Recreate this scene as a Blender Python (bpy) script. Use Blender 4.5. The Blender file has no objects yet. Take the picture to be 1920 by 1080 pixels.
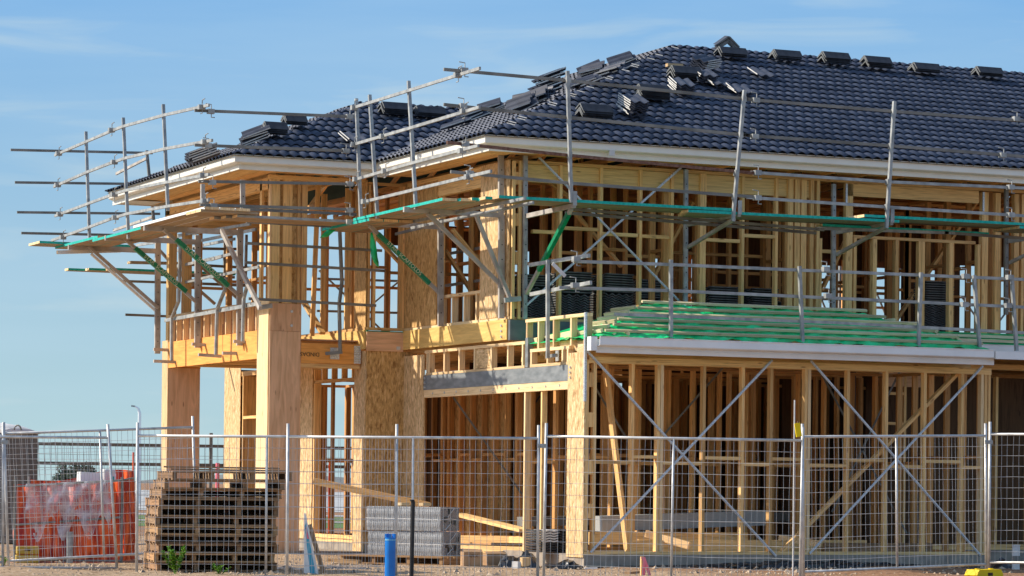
import bpy, bmesh, math, random
from mathutils import Vector, Matrix
random.seed(7)
sc = bpy.context.scene
COL = sc.collection
R_ = math.radians
# ------------------------------------------------------------------ camera
F = 5558.0; PX, PY = 960.0, 912.0; RHO = .011; YAW = math.atan2(2490, 5558)
dv = Vector((math.sin(YAW), math.cos(YAW), 0)); r0 = Vector((math.cos(YAW), -math.sin(YAW), 0)); ZZ = Vector((0, 0, 1))
Rc = r0*math.cos(RHO) + ZZ*math.sin(RHO); Uc = -r0*math.sin(RHO) + ZZ*math.cos(RHO)
def ray(px, py): return Rc*((px-PX)/F) + Uc*((PY-py)/F) + dv
CAM = -ray(1095, 1040)*40.6
cd = bpy.data.cameras.new('camera'); cam = bpy.data.objects.new('camera', cd); COL.objects.link(cam)
cd.sensor_width = 36; cd.lens = F/1920*36; cd.shift_y = (PY-540)/1920; cd.clip_end = 30000; cd.clip_start = .5
m = Matrix.Identity(4)
for i in range(3): m[i][0] = Rc[i]; m[i][1] = Uc[i]; m[i][2] = -dv[i]; m[i][3] = CAM[i]
cam.matrix_world = m; sc.camera = cam
def P(px, py, ax, v):
    """measured picture point carried onto a plane of the building (X, Y or Z = v, or D = depth)"""
    r = ray(px, py)
    t = v if ax == 'D' else (v-CAM['XYZ'.index(ax)])/r['XYZ'.index(ax)]
    return CAM + r*t
# ------------------------------------------------------------------ sky, sun, exposure
SUN_AZ, SUN_EL = R_(-60), R_(34)
w = bpy.data.worlds.new('World'); sc.world = w; w.use_nodes = True
nt = w.node_tree; nt.nodes.clear(); N = nt.nodes.new; L = nt.links.new
out = N('ShaderNodeOutputWorld'); bg = N('ShaderNodeBackground'); sky = N('ShaderNodeTexSky')
sky.sky_type = 'NISHITA'; sky.sun_disc = False; sky.sun_elevation = SUN_EL; sky.sun_rotation = SUN_AZ
sky.air_density = 1.0; sky.dust_density = 1.0; sky.ozone_density = 2.5; sky.altitude = 300
tc = N('ShaderNodeTexCoord'); mp = N('ShaderNodeMapping'); mp.inputs['Scale'].default_value = (1, 1, 1.0); mp.inputs['Location'].default_value = (0, 0, .05)
L(tc.outputs['Generated'], mp.inputs['Vector']); L(mp.outputs[0], sky.inputs['Vector'])
mp2 = N('ShaderNodeMapping'); mp2.inputs['Scale'].default_value = (3, 3, 26); mp2.inputs['Rotation'].default_value = (.03, .1, 0)
nz = N('ShaderNodeTexNoise'); nz.inputs['Scale'].default_value = 1.6; nz.inputs['Detail'].default_value = 7; nz.inputs['Roughness'].default_value = .5
L(tc.outputs['Generated'], mp2.inputs[0]); L(mp2.outputs[0], nz.inputs['Vector'])
cr = N('ShaderNodeMapRange'); cr.inputs[1].default_value = .38; cr.inputs[2].default_value = .75; cr.inputs[3].default_value = .0; cr.inputs[4].default_value = .6
L(nz.outputs[0], cr.inputs[0])
sz = N('ShaderNodeSeparateXYZ'); L(tc.outputs['Generated'], sz.inputs[0])
hz = N('ShaderNodeMapRange'); hz.inputs[1].default_value = .16; hz.inputs[2].default_value = .42; hz.inputs[3].default_value = .97; hz.inputs[4].default_value = .0; L(sz.outputs[2], hz.inputs[0])
vr = N('ShaderNodeMapRange'); vr.inputs[1].default_value = 0; vr.inputs[2].default_value = .165; L(sz.outputs[2], vr.inputs[0])
vc = N('ShaderNodeMixRGB'); vc.inputs[1].default_value = (1.74, 2.44, 2.62, 1); vc.inputs[2].default_value = (.80, 1.72, 3.05, 1); L(vr.outputs[0], vc.inputs[0])
cm = N('ShaderNodeMath'); cm.operation = 'MULTIPLY'; cm.inputs[1].default_value = .5; L(cr.outputs[0], cm.inputs[0])
v2 = N('ShaderNodeMixRGB'); v2.inputs[2].default_value = (2.0, 2.7, 3.3, 1); L(cm.outputs[0], v2.inputs[0]); L(vc.outputs[0], v2.inputs[1])
mxs = N('ShaderNodeMixRGB'); L(v2.outputs[0], mxs.inputs[2]); L(hz.outputs[0], mxs.inputs[0]); L(sky.outputs[0], mxs.inputs[1])
bg.inputs[1].default_value = .15; n3 = N('ShaderNodeTexNoise'); n3.inputs['Scale'].default_value = 2.2; n3.inputs['Detail'].default_value = 8; n3.inputs['Distortion'].default_value = .6
mp3 = N('ShaderNodeMapping'); mp3.inputs['Scale'].default_value = (5, 5, 34); mp3.inputs['Location'].default_value = (2.3, 1.1, .4); mp3.inputs['Rotation'].default_value = (.05, .16, 0); L(tc.outputs['Generated'], mp3.inputs[0]); L(mp3.outputs[0], n3.inputs['Vector'])
c3 = N('ShaderNodeMapRange'); c3.inputs[1].default_value = .5; c3.inputs[2].default_value = .78; c3.inputs[3].default_value = 0; c3.inputs[4].default_value = .55; L(n3.outputs[0], c3.inputs[0])
mc = N('ShaderNodeMixRGB'); mc.inputs[2].default_value = (2.3, 2.75, 2.95, 1); L(c3.outputs[0], mc.inputs[0]); L(mxs.outputs[0], mc.inputs[1])
tn = N('ShaderNodeMixRGB'); tn.blend_type = 'MULTIPLY'; tn.inputs[0].default_value = 1; tn.inputs[2].default_value = (1.0, 1.0, .97, 1); L(mc.outputs[0], tn.inputs[1])
L(tn.outputs[0], bg.inputs[0]); L(bg.outputs[0], out.inputs[0])
sd = bpy.data.lights.new('sun', 'SUN'); sd.energy = 3.25; sd.angle = R_(.5); sd.color = (1, .9, .76)
so = bpy.data.objects.new('sun', sd); COL.objects.link(so)
tos = Vector((math.cos(SUN_EL)*math.sin(SUN_AZ), math.cos(SUN_EL)*math.cos(SUN_AZ), math.sin(SUN_EL)))
so.rotation_euler = tos.to_track_quat('Z', 'Y').to_euler(); so.location = (-20, 20, 30)
sc.view_settings.view_transform = 'Standard'; sc.view_settings.look = 'None'; sc.view_settings.exposure = 0.82; sc.view_settings.gamma = 1
# ------------------------------------------------------------------ materials
def newmat(name, rough=.7, metal=0.0, spec=.3):
    m = bpy.data.materials.new(name); m.use_nodes = True; t = m.node_tree
    b = t.nodes['Principled BSDF']; b.inputs['Roughness'].default_value = rough; b.inputs['Metallic'].default_value = metal
    b.inputs['Specular IOR Level'].default_value = spec
    return m, t, b, t.nodes.new, t.links.new
def ramp(N, stops):
    r = N('ShaderNodeValToRGB'); e = r.color_ramp.elements
    while len(e) < len(stops): e.new(.5)
    for i, (p, c) in enumerate(stops): e[i].position = p; e[i].color = (*c, 1)
    return r
def wood(name, c, dark=.55, knots=True, rough=.75, grain=1.0, var=.35):
    """timber from the UV map: u runs along the board in metres, v across, int(v/10) numbers the board"""
    m, t, b, N, L = newmat(name, rough)
    uv = N('ShaderNodeUVMap'); uv.uv_map = 'UVMap'
    sx = N('ShaderNodeSeparateXYZ'); L(uv.outputs[0], sx.inputs[0])
    dv_ = N('ShaderNodeMath'); dv_.operation = 'DIVIDE'; dv_.inputs[1].default_value = 10; L(sx.outputs[1], dv_.inputs[0])
    fl = N('ShaderNodeMath'); fl.operation = 'FLOOR'; L(dv_.outputs[0], fl.inputs[0])
    wn = N('ShaderNodeTexWhiteNoise'); wn.noise_dimensions = '1D'; L(fl.outputs[0], wn.inputs['W'])
    mp = N('ShaderNodeMapping'); mp.inputs['Scale'].default_value = (1.6, 45*grain, 1); L(uv.outputs[0], mp.inputs[0])
    nz = N('ShaderNodeTexNoise'); nz.inputs['Scale'].default_value = 1; nz.inputs['Detail'].default_value = 5; nz.inputs['Distortion'].default_value = 1.2; L(mp.outputs[0], nz.inputs['Vector'])
    c2 = tuple(x*dark for x in (c[0], c[1]*.93, c[2]*.85)); c3 = tuple(min(1, x*1.22) for x in c)
    r = ramp(N, [(.28, c2), (.5, c), (.75, c3)]); L(nz.outputs[0], r.inputs[0])
    # board to board difference
    vr = ramp(N, [(0, (1-var, 1-var*1.15, 1-var*1.3)), (.35, (1, .97, .93)), (.7, (1.0, 1.04, 1.05)), (1, (1.12, 1.02, .92))]); L(wn.outputs['Value'], vr.inputs[0])
    mx = N('ShaderNodeMixRGB'); mx.blend_type = 'MULTIPLY'; mx.inputs[0].default_value = 1; L(r.outputs[0], mx.inputs[1]); L(vr.outputs[0], mx.inputs[2])
    last = mx
    if knots:
        mk = N('ShaderNodeMapping'); mk.inputs['Scale'].default_value = (2.2, 9, 1); L(uv.outputs[0], mk.inputs[0])
        vo = N('ShaderNodeTexVoronoi'); vo.inputs['Scale'].default_value = 1; L(mk.outputs[0], vo.inputs['Vector'])
        kr = N('ShaderNodeMapRange'); kr.inputs[1].default_value = .05; kr.inputs[2].default_value = .13; kr.inputs[3].default_value = .75; kr.inputs[4].default_value = 0; L(vo.outputs['Distance'], kr.inputs[0])
        m2 = N('ShaderNodeMixRGB'); m2.inputs[2].default_value = (c[0]*.32, c[1]*.22, c[2]*.18, 1); L(kr.outputs[0], m2.inputs[0]); L(mx.outputs[0], m2.inputs[1]); last = m2
    L(last.outputs[0], b.inputs['Base Color'])
    bp = N('ShaderNodeBump'); bp.inputs['Strength'].default_value = .25; bp.inputs['Distance'].default_value = .004; L(nz.outputs[0], bp.inputs['Height']); L(bp.outputs[0], b.inputs['Normal'])
    return m
def osb(name, c):
    m, t, b, N, L = newmat(name, .7)
    uv = N('ShaderNodeUVMap'); uv.uv_map = 'UVMap'
    cols = []
    for k, (rot, s) in enumerate(((.15, (13, 44, 1)), (1.0, (14, 40, 1)), (-.85, (13, 42, 1)))):
        mp = N('ShaderNodeMapping'); mp.inputs['Rotation'].default_value = (0, 0, rot); mp.inputs['Scale'].default_value = s; L(uv.outputs[0], mp.inputs[0])
        vo = N('ShaderNodeTexVoronoi'); vo.inputs['Scale'].default_value = 1; vo.inputs['Randomness'].default_value = 1; L(mp.outputs[0], vo.inputs['Vector'])
        bw = N('ShaderNodeSeparateColor'); L(vo.outputs['Color'], bw.inputs[0]); cols.append(bw)
    ad = N('ShaderNodeMath'); ad.operation = 'ADD'; L(cols[0].outputs[0], ad.inputs[0]); L(cols[1].outputs[0], ad.inputs[1])
    a2 = N('ShaderNodeMath'); a2.operation = 'ADD'; L(ad.outputs[0], a2.inputs[0]); L(cols[2].outputs[1], a2.inputs[1])
    d3 = N('ShaderNodeMath'); d3.operation = 'DIVIDE'; d3.inputs[1].default_value = 3; L(a2.outputs[0], d3.inputs[0])
    r = ramp(N, [(.15, (c[0]*.5, c[1]*.42, c[2]*.35)), (.4, tuple(x*.85 for x in c)), (.6, c), (.85, (min(1, c[0]*1.25), min(1, c[1]*1.35), c[2]*1.7))]); L(d3.outputs[0], r.inputs[0])
    L(r.outputs[0], b.inputs['Base Color'])
    bp = N('ShaderNodeBump'); bp.inputs['Strength'].default_value = .4; bp.inputs['Distance'].default_value = .004; L(d3.outputs[0], bp.inputs['Height']); L(bp.outputs[0], b.inputs['Normal'])
    return m
def noisy(name, c, c2, scale=8, rough=.6, metal=0, spec=.3, bump=.1, stretch=(1, 1, 1), lo=.35, hi=.65, detail=5):
    m, t, b, N, L = newmat(name, rough, metal, spec)
    tc = N('ShaderNodeTexCoord'); mp = N('ShaderNodeMapping'); mp.inputs['Scale'].default_value = stretch; L(tc.outputs['Object'], mp.inputs[0])
    nz = N('ShaderNodeTexNoise'); nz.inputs['Scale'].default_value = scale; nz.inputs['Detail'].default_value = detail; L(mp.outputs[0], nz.inputs['Vector'])
    r = ramp(N, [(lo, c), (hi, c2)]); L(nz.outputs[0], r.inputs[0]); L(r.outputs[0], b.inputs['Base Color'])
    if bump:
        bp = N('ShaderNodeBump'); bp.inputs['Strength'].default_value = bump; bp.inputs['Distance'].default_value = .01; L(nz.outputs[0], bp.inputs['Height']); L(bp.outputs[0], b.inputs['Normal'])
    return m
M = {}
M['stud'] = wood('pine', (.88, .56, .24))
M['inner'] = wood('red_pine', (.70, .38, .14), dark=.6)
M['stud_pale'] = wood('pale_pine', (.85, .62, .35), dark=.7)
M['green_pine'] = wood('treated_pine', (.78, .53, .23), dark=.7)
M['batten'] = wood('weathered_batten', (.74, .64, .42), dark=.65)
M['old'] = wood('weathered_board', (.31, .195, .11), dark=.45, var=.45)
M['pallet'] = wood('pallet_board', (.42, .26, .13), dark=.45, var=.5)
M['plank'] = wood('scaffold_board', (.36, .27, .18), dark=.6, var=.3)
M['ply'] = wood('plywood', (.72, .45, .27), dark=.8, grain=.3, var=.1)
M['orange'] = wood('laminated_beam', (.80, .37, .095), dark=.82, grain=.35, var=.1, knots=False)
M['yellow'] = wood('veneer_beam', (.76, .50, .17), dark=.86, grain=.3, var=.06, knots=False)
M['shade_ply'] = wood('shade_board', (.11, .055, .024), dark=.6, grain=.4, var=.2)  # near-black tone paints the interior shade into the backing sheets
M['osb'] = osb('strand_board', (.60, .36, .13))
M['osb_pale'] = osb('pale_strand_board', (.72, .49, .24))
M['galv'] = noisy('galvanised_steel', (.25, .26, .26), (.43, .44, .42), 7, .5, .25, .4, .0)
M['galvdark'] = noisy('weathered_steel', (.16, .155, .14), (.27, .26, .235), 3, .6, .2, .3, 0)
M['brownpost'] = noisy('dirty_steel', (.33, .30, .265), (.50, .47, .43), 5, .65, .1)
M['rust'] = noisy('rusty_steel', (.13, .055, .035), (.26, .15, .11), 18, .8, .1)
M['strap'] = noisy('strap_steel', (.42, .46, .50), (.75, .78, .80), 60, .4, .5, .5)
M['steel'] = noisy('primed_beam', (.115, .125, .135), (.17, .18, .19), 3, .55, .1, stretch=(1, 1, 3))
M['steel_l'] = noisy('primed_lintel', (.17, .19, .20), (.27, .29, .30), 4, .5, .1, stretch=(1, 1, 3))
M['white'] = noisy('gutter_paint', (.82, .79, .70), (.87, .85, .77), 3, .35, 0, .5, 0)
M['paint'] = noisy('white_paint', (.78, .78, .76), (.86, .86, .84), 3, .35, 0, .5, 0)
M['teal'] = noisy('teal_paint', (.0, .36, .29), (.03, .50, .42), 25, .6, bump=0)
M['green'] = noisy('green_sleeve', (.0, .17, .07), (.0, .26, .12), 20, .4, 0, .5)
M['sark'] = noisy('green_sarking', (.0, .50, .15), (.02, .80, .28), 3.5, .3, 0, .6, 1.0)
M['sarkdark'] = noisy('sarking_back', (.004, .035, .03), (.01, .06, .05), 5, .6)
M['conc'] = noisy('concrete', (.27, .225, .18), (.39, .335, .27), 5, .85)
M['black'] = noisy('black_plastic', (.012, .013, .015), (.03, .032, .036), 7, .28, 0, .6, .6)
M['rubber'] = noisy('black_pipe', (.015, .015, .017), (.03, .03, .03), 7, .5)
M['fence'] = noisy('fence_pipe', (.46, .46, .45), (.66, .65, .62), 9, .5, .35, .5)
M['wire'] = noisy('fence_wire', (.50, .50, .48), (.68, .67, .64), 9, .5, .3, .5)
M['blue'] = noisy('blue_pipe', (.0, .14, .50), (.0, .19, .60), 5, .35, 0, .5)
M['orangep'] = noisy('orange_plastic', (.42, .02, .010), (.95, .16, .035), 3, .35, 0, .4, 1.0, stretch=(4, 4, .5), lo=.4, hi=.62)
M['greyp'] = noisy('grey_plastic', (.10, .10, .11), (.15, .15, .16), 3, .5)
M['offwhite'] = noisy('off_white', (.62, .61, .58), (.74, .73, .70), 4, .5)
M['yel'] = noisy('yellow_plastic', (.80, .55, .0), (.90, .66, .0), 4, .45)
M['dullyel'] = noisy('faded_yellow', (.40, .27, .04), (.55, .36, .05), 5, .5)
M['card'] = noisy('cardboard', (.36, .22, .12), (.46, .30, .17), 6, .9)
M['pink'] = noisy('pink_ribbon', (.80, .16, .22), (.90, .26, .32), 8, .5)
M['cyan'] = noisy('sign_blue', (.05, .36, .52), (.07, .42, .58), 5, .5)
M['leaf'] = noisy('leaf', (.09, .22, .02), (.22, .42, .05), 30, .5)
M['farleaf'] = noisy('tree_leaf', (.035, .05, .03), (.08, .10, .06), 2, .8)
M['bark'] = noisy('bark', (.09, .07, .05), (.16, .13, .1), 8, .9)
M['ink'] = noisy('ink', (.05, .03, .02), (.08, .05, .03), 9, .8, bump=0)
M['letter'] = noisy('letter', (.55, .62, .40), (.75, .80, .60), 30, .6, bump=0)
M['skyblue'] = noisy('pale_blue', (.35, .75, .75), (.42, .82, .80), 5, .5)
# roof tile
def tilemat():
    m, t, b, N, L = newmat('roof_tile', .5, 0, .3)
    tc = N('ShaderNodeTexCoord')
    n1 = N('ShaderNodeTexNoise'); n1.inputs['Scale'].default_value = 2.3; n1.inputs['Detail'].default_value = 4
    n2 = N('ShaderNodeTexNoise'); n2.inputs['Scale'].default_value = 55; n2.inputs['Detail'].default_value = 3
    L(tc.outputs['Object'], n1.inputs['Vector']); L(tc.outputs['Object'], n2.inputs['Vector'])
    r1 = ramp(N, [(.3, (.042, .053, .082)), (.7, (.066, .080, .116))]); r2 = ramp(N, [(.5, (1, 1, 1)), (.80, (1.5, 1.45, 1.35))])
    L(n1.outputs[0], r1.inputs[0]); L(n2.outputs[0], r2.inputs[0])
    # each tile a little different
    vo = N('ShaderNodeTexVoronoi'); vo.inputs['Scale'].default_value = 3.2; L(tc.outputs['Object'], vo.inputs['Vector'])
    sp = N('ShaderNodeSeparateColor'); L(vo.outputs['Color'], sp.inputs[0])
    r3 = ramp(N, [(0, (.8, .8, .82)), (1, (1.25, 1.22, 1.2))]); L(sp.outputs[0], r3.inputs[0])
    mx = N('ShaderNodeMixRGB'); mx.blend_type = 'MULTIPLY'; mx.inputs[0].default_value = 1; L(r1.outputs[0], mx.inputs[1]); L(r2.outputs[0], mx.inputs[2])
    m2 = N('ShaderNodeMixRGB'); m2.blend_type = 'MULTIPLY'; m2.inputs[0].default_value = 1; L(mx.outputs[0], m2.inputs[1]); L(r3.outputs[0], m2.inputs[2])
    L(m2.outputs[0], b.inputs['Base Color'])
    rr = N('ShaderNodeMapRange'); rr.inputs[3].default_value = .45; rr.inputs[4].default_value = .65; L(n1.outputs[0], rr.inputs[0]); L(rr.outputs[0], b.inputs['Roughness'])
    bp = N('ShaderNodeBump'); bp.inputs['Strength'].default_value = .2; bp.inputs['Distance'].default_value = .004; L(n2.outputs[0], bp.inputs['Height']); L(bp.outputs[0], b.inputs['Normal'])
    return m
M['tile'] = tilemat()
M['tileedge'] = noisy('cut_tile_edge', (.50, .49, .46), (.70, .69, .65), 20, .8)
M['loosetile'] = noisy('loose_tile', (.030, .036, .052), (.055, .062, .085), 5, .5, 0, .3)
M['packedge'] = noisy('pack_edge', (.085, .09, .09), (.19, .20, .20), 9, .7)
M['capback'] = noisy('ridge_cap', (.022, .022, .026), (.045, .045, .05), 9, .5, 0, .4)
def filmmat():
    m, t, b, N, L = newmat('clear_film', .2, 0, .6); b.inputs['Base Color'].default_value = (.75, .75, .78, 1)
    tc = N('ShaderNodeTexCoord'); n1 = N('ShaderNodeTexNoise'); n1.inputs['Scale'].default_value = 5; n1.inputs['Detail'].default_value = 6; L(tc.outputs['Object'], n1.inputs['Vector'])
    r = N('ShaderNodeMapRange'); r.inputs[1].default_value = .4; r.inputs[2].default_value = .7; r.inputs[3].default_value = .2; r.inputs[4].default_value = .8; L(n1.outputs[0], r.inputs[0]); L(r.outputs[0], b.inputs['Alpha'])
    bp = N('ShaderNodeBump'); bp.inputs['Strength'].default_value = 1; bp.inputs['Distance'].default_value = .03; L(n1.outputs[0], bp.inputs['Height']); L(bp.outputs[0], b.inputs['Normal'])
    return m
M['film'] = filmmat()
# ------------------------------------------------------------------ mesh helpers
BID = [0]
class MB:
    def __init__(s): s.v = []; s.f = []; s.uv = []; s.mi = []
    def face(s, idx, uvs, mi=0): s.f.append(idx); s.uv.append(uvs); s.mi.append(mi)
    def bar(s, p, q, a, b, up=ZZ, mi=0, mis=None, twist=0):
        """a rectangular bar from p to q, a wide (sideways), b deep (along up)"""
        p = Vector(p); q = Vector(q); d = (q-p); Ln = d.length; d.normalize(); up = Vector(up)
        if abs(d.dot(up)) > .98: up = Vector((0, 1, 0)) if abs(d.y) < .9 else Vector((1, 0, 0))
        sd = d.cross(up).normalized(); u2 = sd.cross(d).normalized()
        BID[0] += 1; o = random.random()*50; vb = BID[0]*10+1; k = len(s.v)
        c = [(-1, -1), (1, -1), (1, 1), (-1, 1)]
        for e in (p, q):
            for x, y in c: s.v.append(tuple(e+sd*(x*a/2)+u2*(y*b/2)))
        w = [a, b, a, b]; off = 0
        for i in range(4):
            j = (i+1) % 4; mm = mis[i] if mis else mi
            s.face((k+i, k+j, k+4+j, k+4+i)[::-1], [(o+Ln, vb+off), (o+Ln, vb+off+w[i]), (o, vb+off+w[i]), (o, vb+off)], mm); off += w[i]
        e_ = mis[4] if mis and len(mis) > 4 else (mis[0] if mis else mi)
        s.face((k, k+1, k+2, k+3), [(o, vb), (o+.01, vb+a), (o+.03, vb+a), (o+.02, vb)], e_)
        s.face((k+7, k+6, k+5, k+4), [(o, vb), (o+.01, vb+a), (o+.03, vb+a), (o+.02, vb)], e_)
        return s
    def box(s, x0, x1, y0, y1, z0, z1, mi=0, ax=None):
        dx, dy, dz = x1-x0, y1-y0, z1-z0; cx, cy, cz = (x0+x1)/2, (y0+y1)/2, (z0+z1)/2
        if ax is None: ax = max((dx, 'x'), (dy, 'y'), (dz, 'z'))[1]
        if ax == 'x': s.bar((x0, cy, cz), (x1, cy, cz), dy, dz, mi=mi)
        elif ax == 'y': s.bar((cx, y0, cz), (cx, y1, cz), dx, dz, mi=mi)
        else: s.bar((cx, cy, z0), (cx, cy, z1), dx, dy, up=(0, 1, 0), mi=mi)
        return s
    def tube(s, pts, r, n=8, mi=0, r2=None, cap=True):
        pts = [Vector(p) for p in pts]; rings = []
        for i, p in enumerate(pts):
            d = (pts[min(i+1, len(pts)-1)]-pts[max(i-1, 0)]).normalized()
            a = Vector((0, 0, 1)) if abs(d.z) < .9 else Vector((1, 0, 0))
            u = d.cross(a).normalized(); v = d.cross(u); rr = r if r2 is None else r+(r2-r)*i/(len(pts)-1)
            rings.append(len(s.v))
            for k in range(n): s.v.append(tuple(p+u*rr*math.cos(2*math.pi*k/n)+v*rr*math.sin(2*math.pi*k/n)))
        for a, b in zip(rings, rings[1:]):
            for k in range(n):
                j = (k+1) % n; s.face((a+k, b+k, b+j, a+j), [(0, 0), (1, 0), (1, .1), (0, .1)], mi)
        if cap: s.face(tuple(rings[0]+k for k in range(n)), [(0, 0)]*n, mi); s.face(tuple(rings[-1]+k for k in reversed(range(n))), [(0, 0)]*n, mi)
        return s
    def poly(s, pts, mi=0, uvs=None):
        k = len(s.v); s.v += [tuple(p) for p in pts]
        s.face(tuple(range(k, k+len(pts))), uvs or [(p[0]+p[1], p[2]+p[1]*.3) for p in pts], mi); return s
    def prism(s, pts, vec, mi=0):
        """closed polygon pushed along vec"""
        vec = Vector(vec); a = [Vector(p) for p in pts]; b = [p+vec for p in a]
        s.poly(a, mi); s.poly(b[::-1], mi)
        for i in range(len(a)):
            j = (i+1) % len(a); s.poly([a[j], a[i], b[i], b[j]], mi, [(0, 0), (.1, 0), (.1, vec.length), (0, vec.length)])
        return s
    def ext(s, o):
        k = len(s.v); s.v += o.v; s.f += [tuple(i+k for i in f) for f in o.f]; s.uv += o.uv; s.mi += o.mi; return s
def obj(name, mb, mats, parent=None, smooth=False, mat4=None):
    if not isinstance(mats, (list, tuple)): mats = [mats]
    me = bpy.data.meshes.new(name); me.from_pydata(mb.v, [], mb.f)
    for x in mats: me.materials.append(M[x] if isinstance(x, str) else x)
    me.polygons.foreach_set('material_index', mb.mi)
    ul = me.uv_layers.new(name='UVMap'); fl = []
    for u in mb.uv:
        for a in u: fl += [a[0], a[1]]
    ul.data.foreach_set('uv', fl)
    if smooth: me.polygons.foreach_set('use_smooth', [True]*len(me.polygons))
    me.update()
    o = bpy.data.objects.new(name, me); COL.objects.link(o)
    if parent: o.parent = parent
    if mat4 is not None: o.matrix_local = mat4
    return o
def fixn(o):
    bm = bmesh.new(); bm.from_mesh(o.data); bmesh.ops.recalc_face_normals(bm, faces=bm.faces[:]); bm.to_mesh(o.data); bm.free(); return o
def tag(o, label=None, cat=None, group=None, kind=None):
    if label: o['label'] = label
    if cat: o['category'] = cat
    if group: o['group'] = group
    if kind: o['kind'] = kind
    return o
def thing(name, label, cat, loc=(0, 0, 0), rz=0, group=None):
    o = bpy.data.objects.new(name, None); COL.objects.link(o); o.location = loc; o.rotation_euler = (0, 0, rz); o.empty_display_size = .2
    return tag(o, label, cat, group)
def copy_tree(o, parent=None):
    c = o.copy(); COL.objects.link(c)
    if parent: c.parent = parent
    for ch in [k for k in bpy.data.objects if k.parent == o]: copy_tree(ch, c)
    return c
def text(s, size, mat, parent, mat4, name='lettering', depth=.0015):
    cu = bpy.data.curves.new(name, 'FONT'); cu.body = s; cu.size = size; cu.extrude = depth; cu.align_x = 'CENTER'; cu.align_y = 'CENTER'
    tmp = bpy.data.objects.new(name, cu); COL.objects.link(tmp)
    dg = bpy.context.evaluated_depsgraph_get(); me = bpy.data.meshes.new_from_object(tmp.evaluated_get(dg))
    bpy.data.objects.remove(tmp); me.materials.clear(); me.materials.append(M[mat])
    o = bpy.data.objects.new(name, me); COL.objects.link(o); o.parent = parent; o.matrix_local = mat4; return o
def frame4(o, x, y):
    x = Vector(x).normalized(); z = x.cross(Vector(y)).normalized(); y = z.cross(x); m = Matrix.Identity(4)
    for i in range(3): m[i][0] = x[i]; m[i][1] = y[i]; m[i][2] = z[i]; m[i][3] = o[i]
    return m
GZ = -.17
# ================================================================== SETTING
def ground():
    mb = MB(); xs = [-6000, -600, -80, -30] + [-20+i*.5 for i in range(81)] + [26, 40, 80, 600, 6000]
    ys = [-200, -60, -30] + [-10+i*.5 for i in range(61)] + [26, 40, 80, 200, 800, 3000, 9000]
    rng = random.Random(3); nx = len(xs)
    for y in ys:
        for x in xs:
            near = -20 < x < 20 and -10 < y < 20
            z = GZ + (rng.uniform(-.03, .022) if near else 0)
            if -.7 < x < 15 and 0 < y < 14: z = GZ-.03
            mb.v.append((x, y, z))
    for j in range(len(ys)-1):
        for i in range(nx-1):
            a = j*nx+i; mb.face((a, a+1, a+1+nx, a+nx), [(0, 0)]*4)
    m, t, b, N, L = newmat('site_ground', .95, 0, .1)
    tc = N('ShaderNodeTexCoord')
    n1 = N('ShaderNodeTexNoise'); n1.inputs['Scale'].default_value = 14; n1.inputs['Detail'].default_value = 8; n1.inputs['Roughness'].default_value = .85
    n2 = N('ShaderNodeTexNoise'); n2.inputs['Scale'].default_value = .55; n2.inputs['Detail'].default_value = 5
    L(tc.outputs['Object'], n1.inputs['Vector']); L(tc.outputs['Object'], n2.inputs['Vector'])
    r1 = ramp(N, [(.36, (.14, .085, .045)), (.47, (.40, .27, .16)), (.56, (.58, .42, .27)), (.66, (.80, .64, .48))]); L(n1.outputs[0], r1.inputs[0])
    r2 = ramp(N, [(.36, (.10, .05, .025)), (.5, (.34, .19, .105)), (.66, (.52, .33, .21))]); L(n1.outputs[0], r2.inputs[0])
    sx = N('ShaderNodeSeparateXYZ'); L(tc.outputs['Object'], sx.inputs[0])
    ad = N('ShaderNodeMath'); ad.operation = 'MULTIPLY_ADD'; ad.inputs[1].default_value = 6; L(n2.outputs[0], ad.inputs[0]); L(sx.outputs[0], ad.inputs[2])
    mr = N('ShaderNodeMapRange'); mr.inputs[1].default_value = 2.2; mr.inputs[2].default_value = 4.4; L(ad.outputs[0], mr.inputs[0])
    mx = N('ShaderNodeMixRGB'); L(mr.outputs[0], mx.inputs[0]); L(r1.outputs[0], mx.inputs[1]); L(r2.outputs[0], mx.inputs[2]); L(mx.outputs[0], b.inputs['Base Color'])
    bp = N('ShaderNodeBump'); bp.inputs['Strength'].default_value = .8; bp.inputs['Distance'].default_value = .03; L(n1.outputs[0], bp.inputs['Height']); L(bp.outputs[0], b.inputs['Normal'])
    tag(obj('ground', mb, m), kind='structure')
ground()
def strip(name, d0, d1, mat, z, kind='structure', **k):
    a = CAM + dv*d0; b = CAM + dv*d1; mb = MB()
    pts = [a-r0*300, a+r0*300, b+r0*300, b-r0*300]
    mb.poly([(p.x, p.y, z) for p in pts]); tag(obj(name, mb, mat), kind=kind, **k)
M['grass'] = noisy('grass', (.07, .14, .025), (.14, .20, .05), 3, .9)
M['pale'] = noisy('pale_pad', (.36, .36, .34), (.46, .46, .44), .05, .9, stretch=(1, 1, 1))
M['hill'] = noisy('far_hill', (.16, .17, .16), (.22, .22, .19), .01, .95)
strip('pavement', 116, 420, 'pale', GZ+.012)
strip('road', 100, 104, 'pale', GZ+.012)
strip('grass', 74, 84, 'grass', GZ+.008, 'stuff'); strip('grass', 88, 98, 'grass', GZ+.008, 'stuff')
strip('path', 84.5, 86.5, 'pale', GZ+.010)
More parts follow.
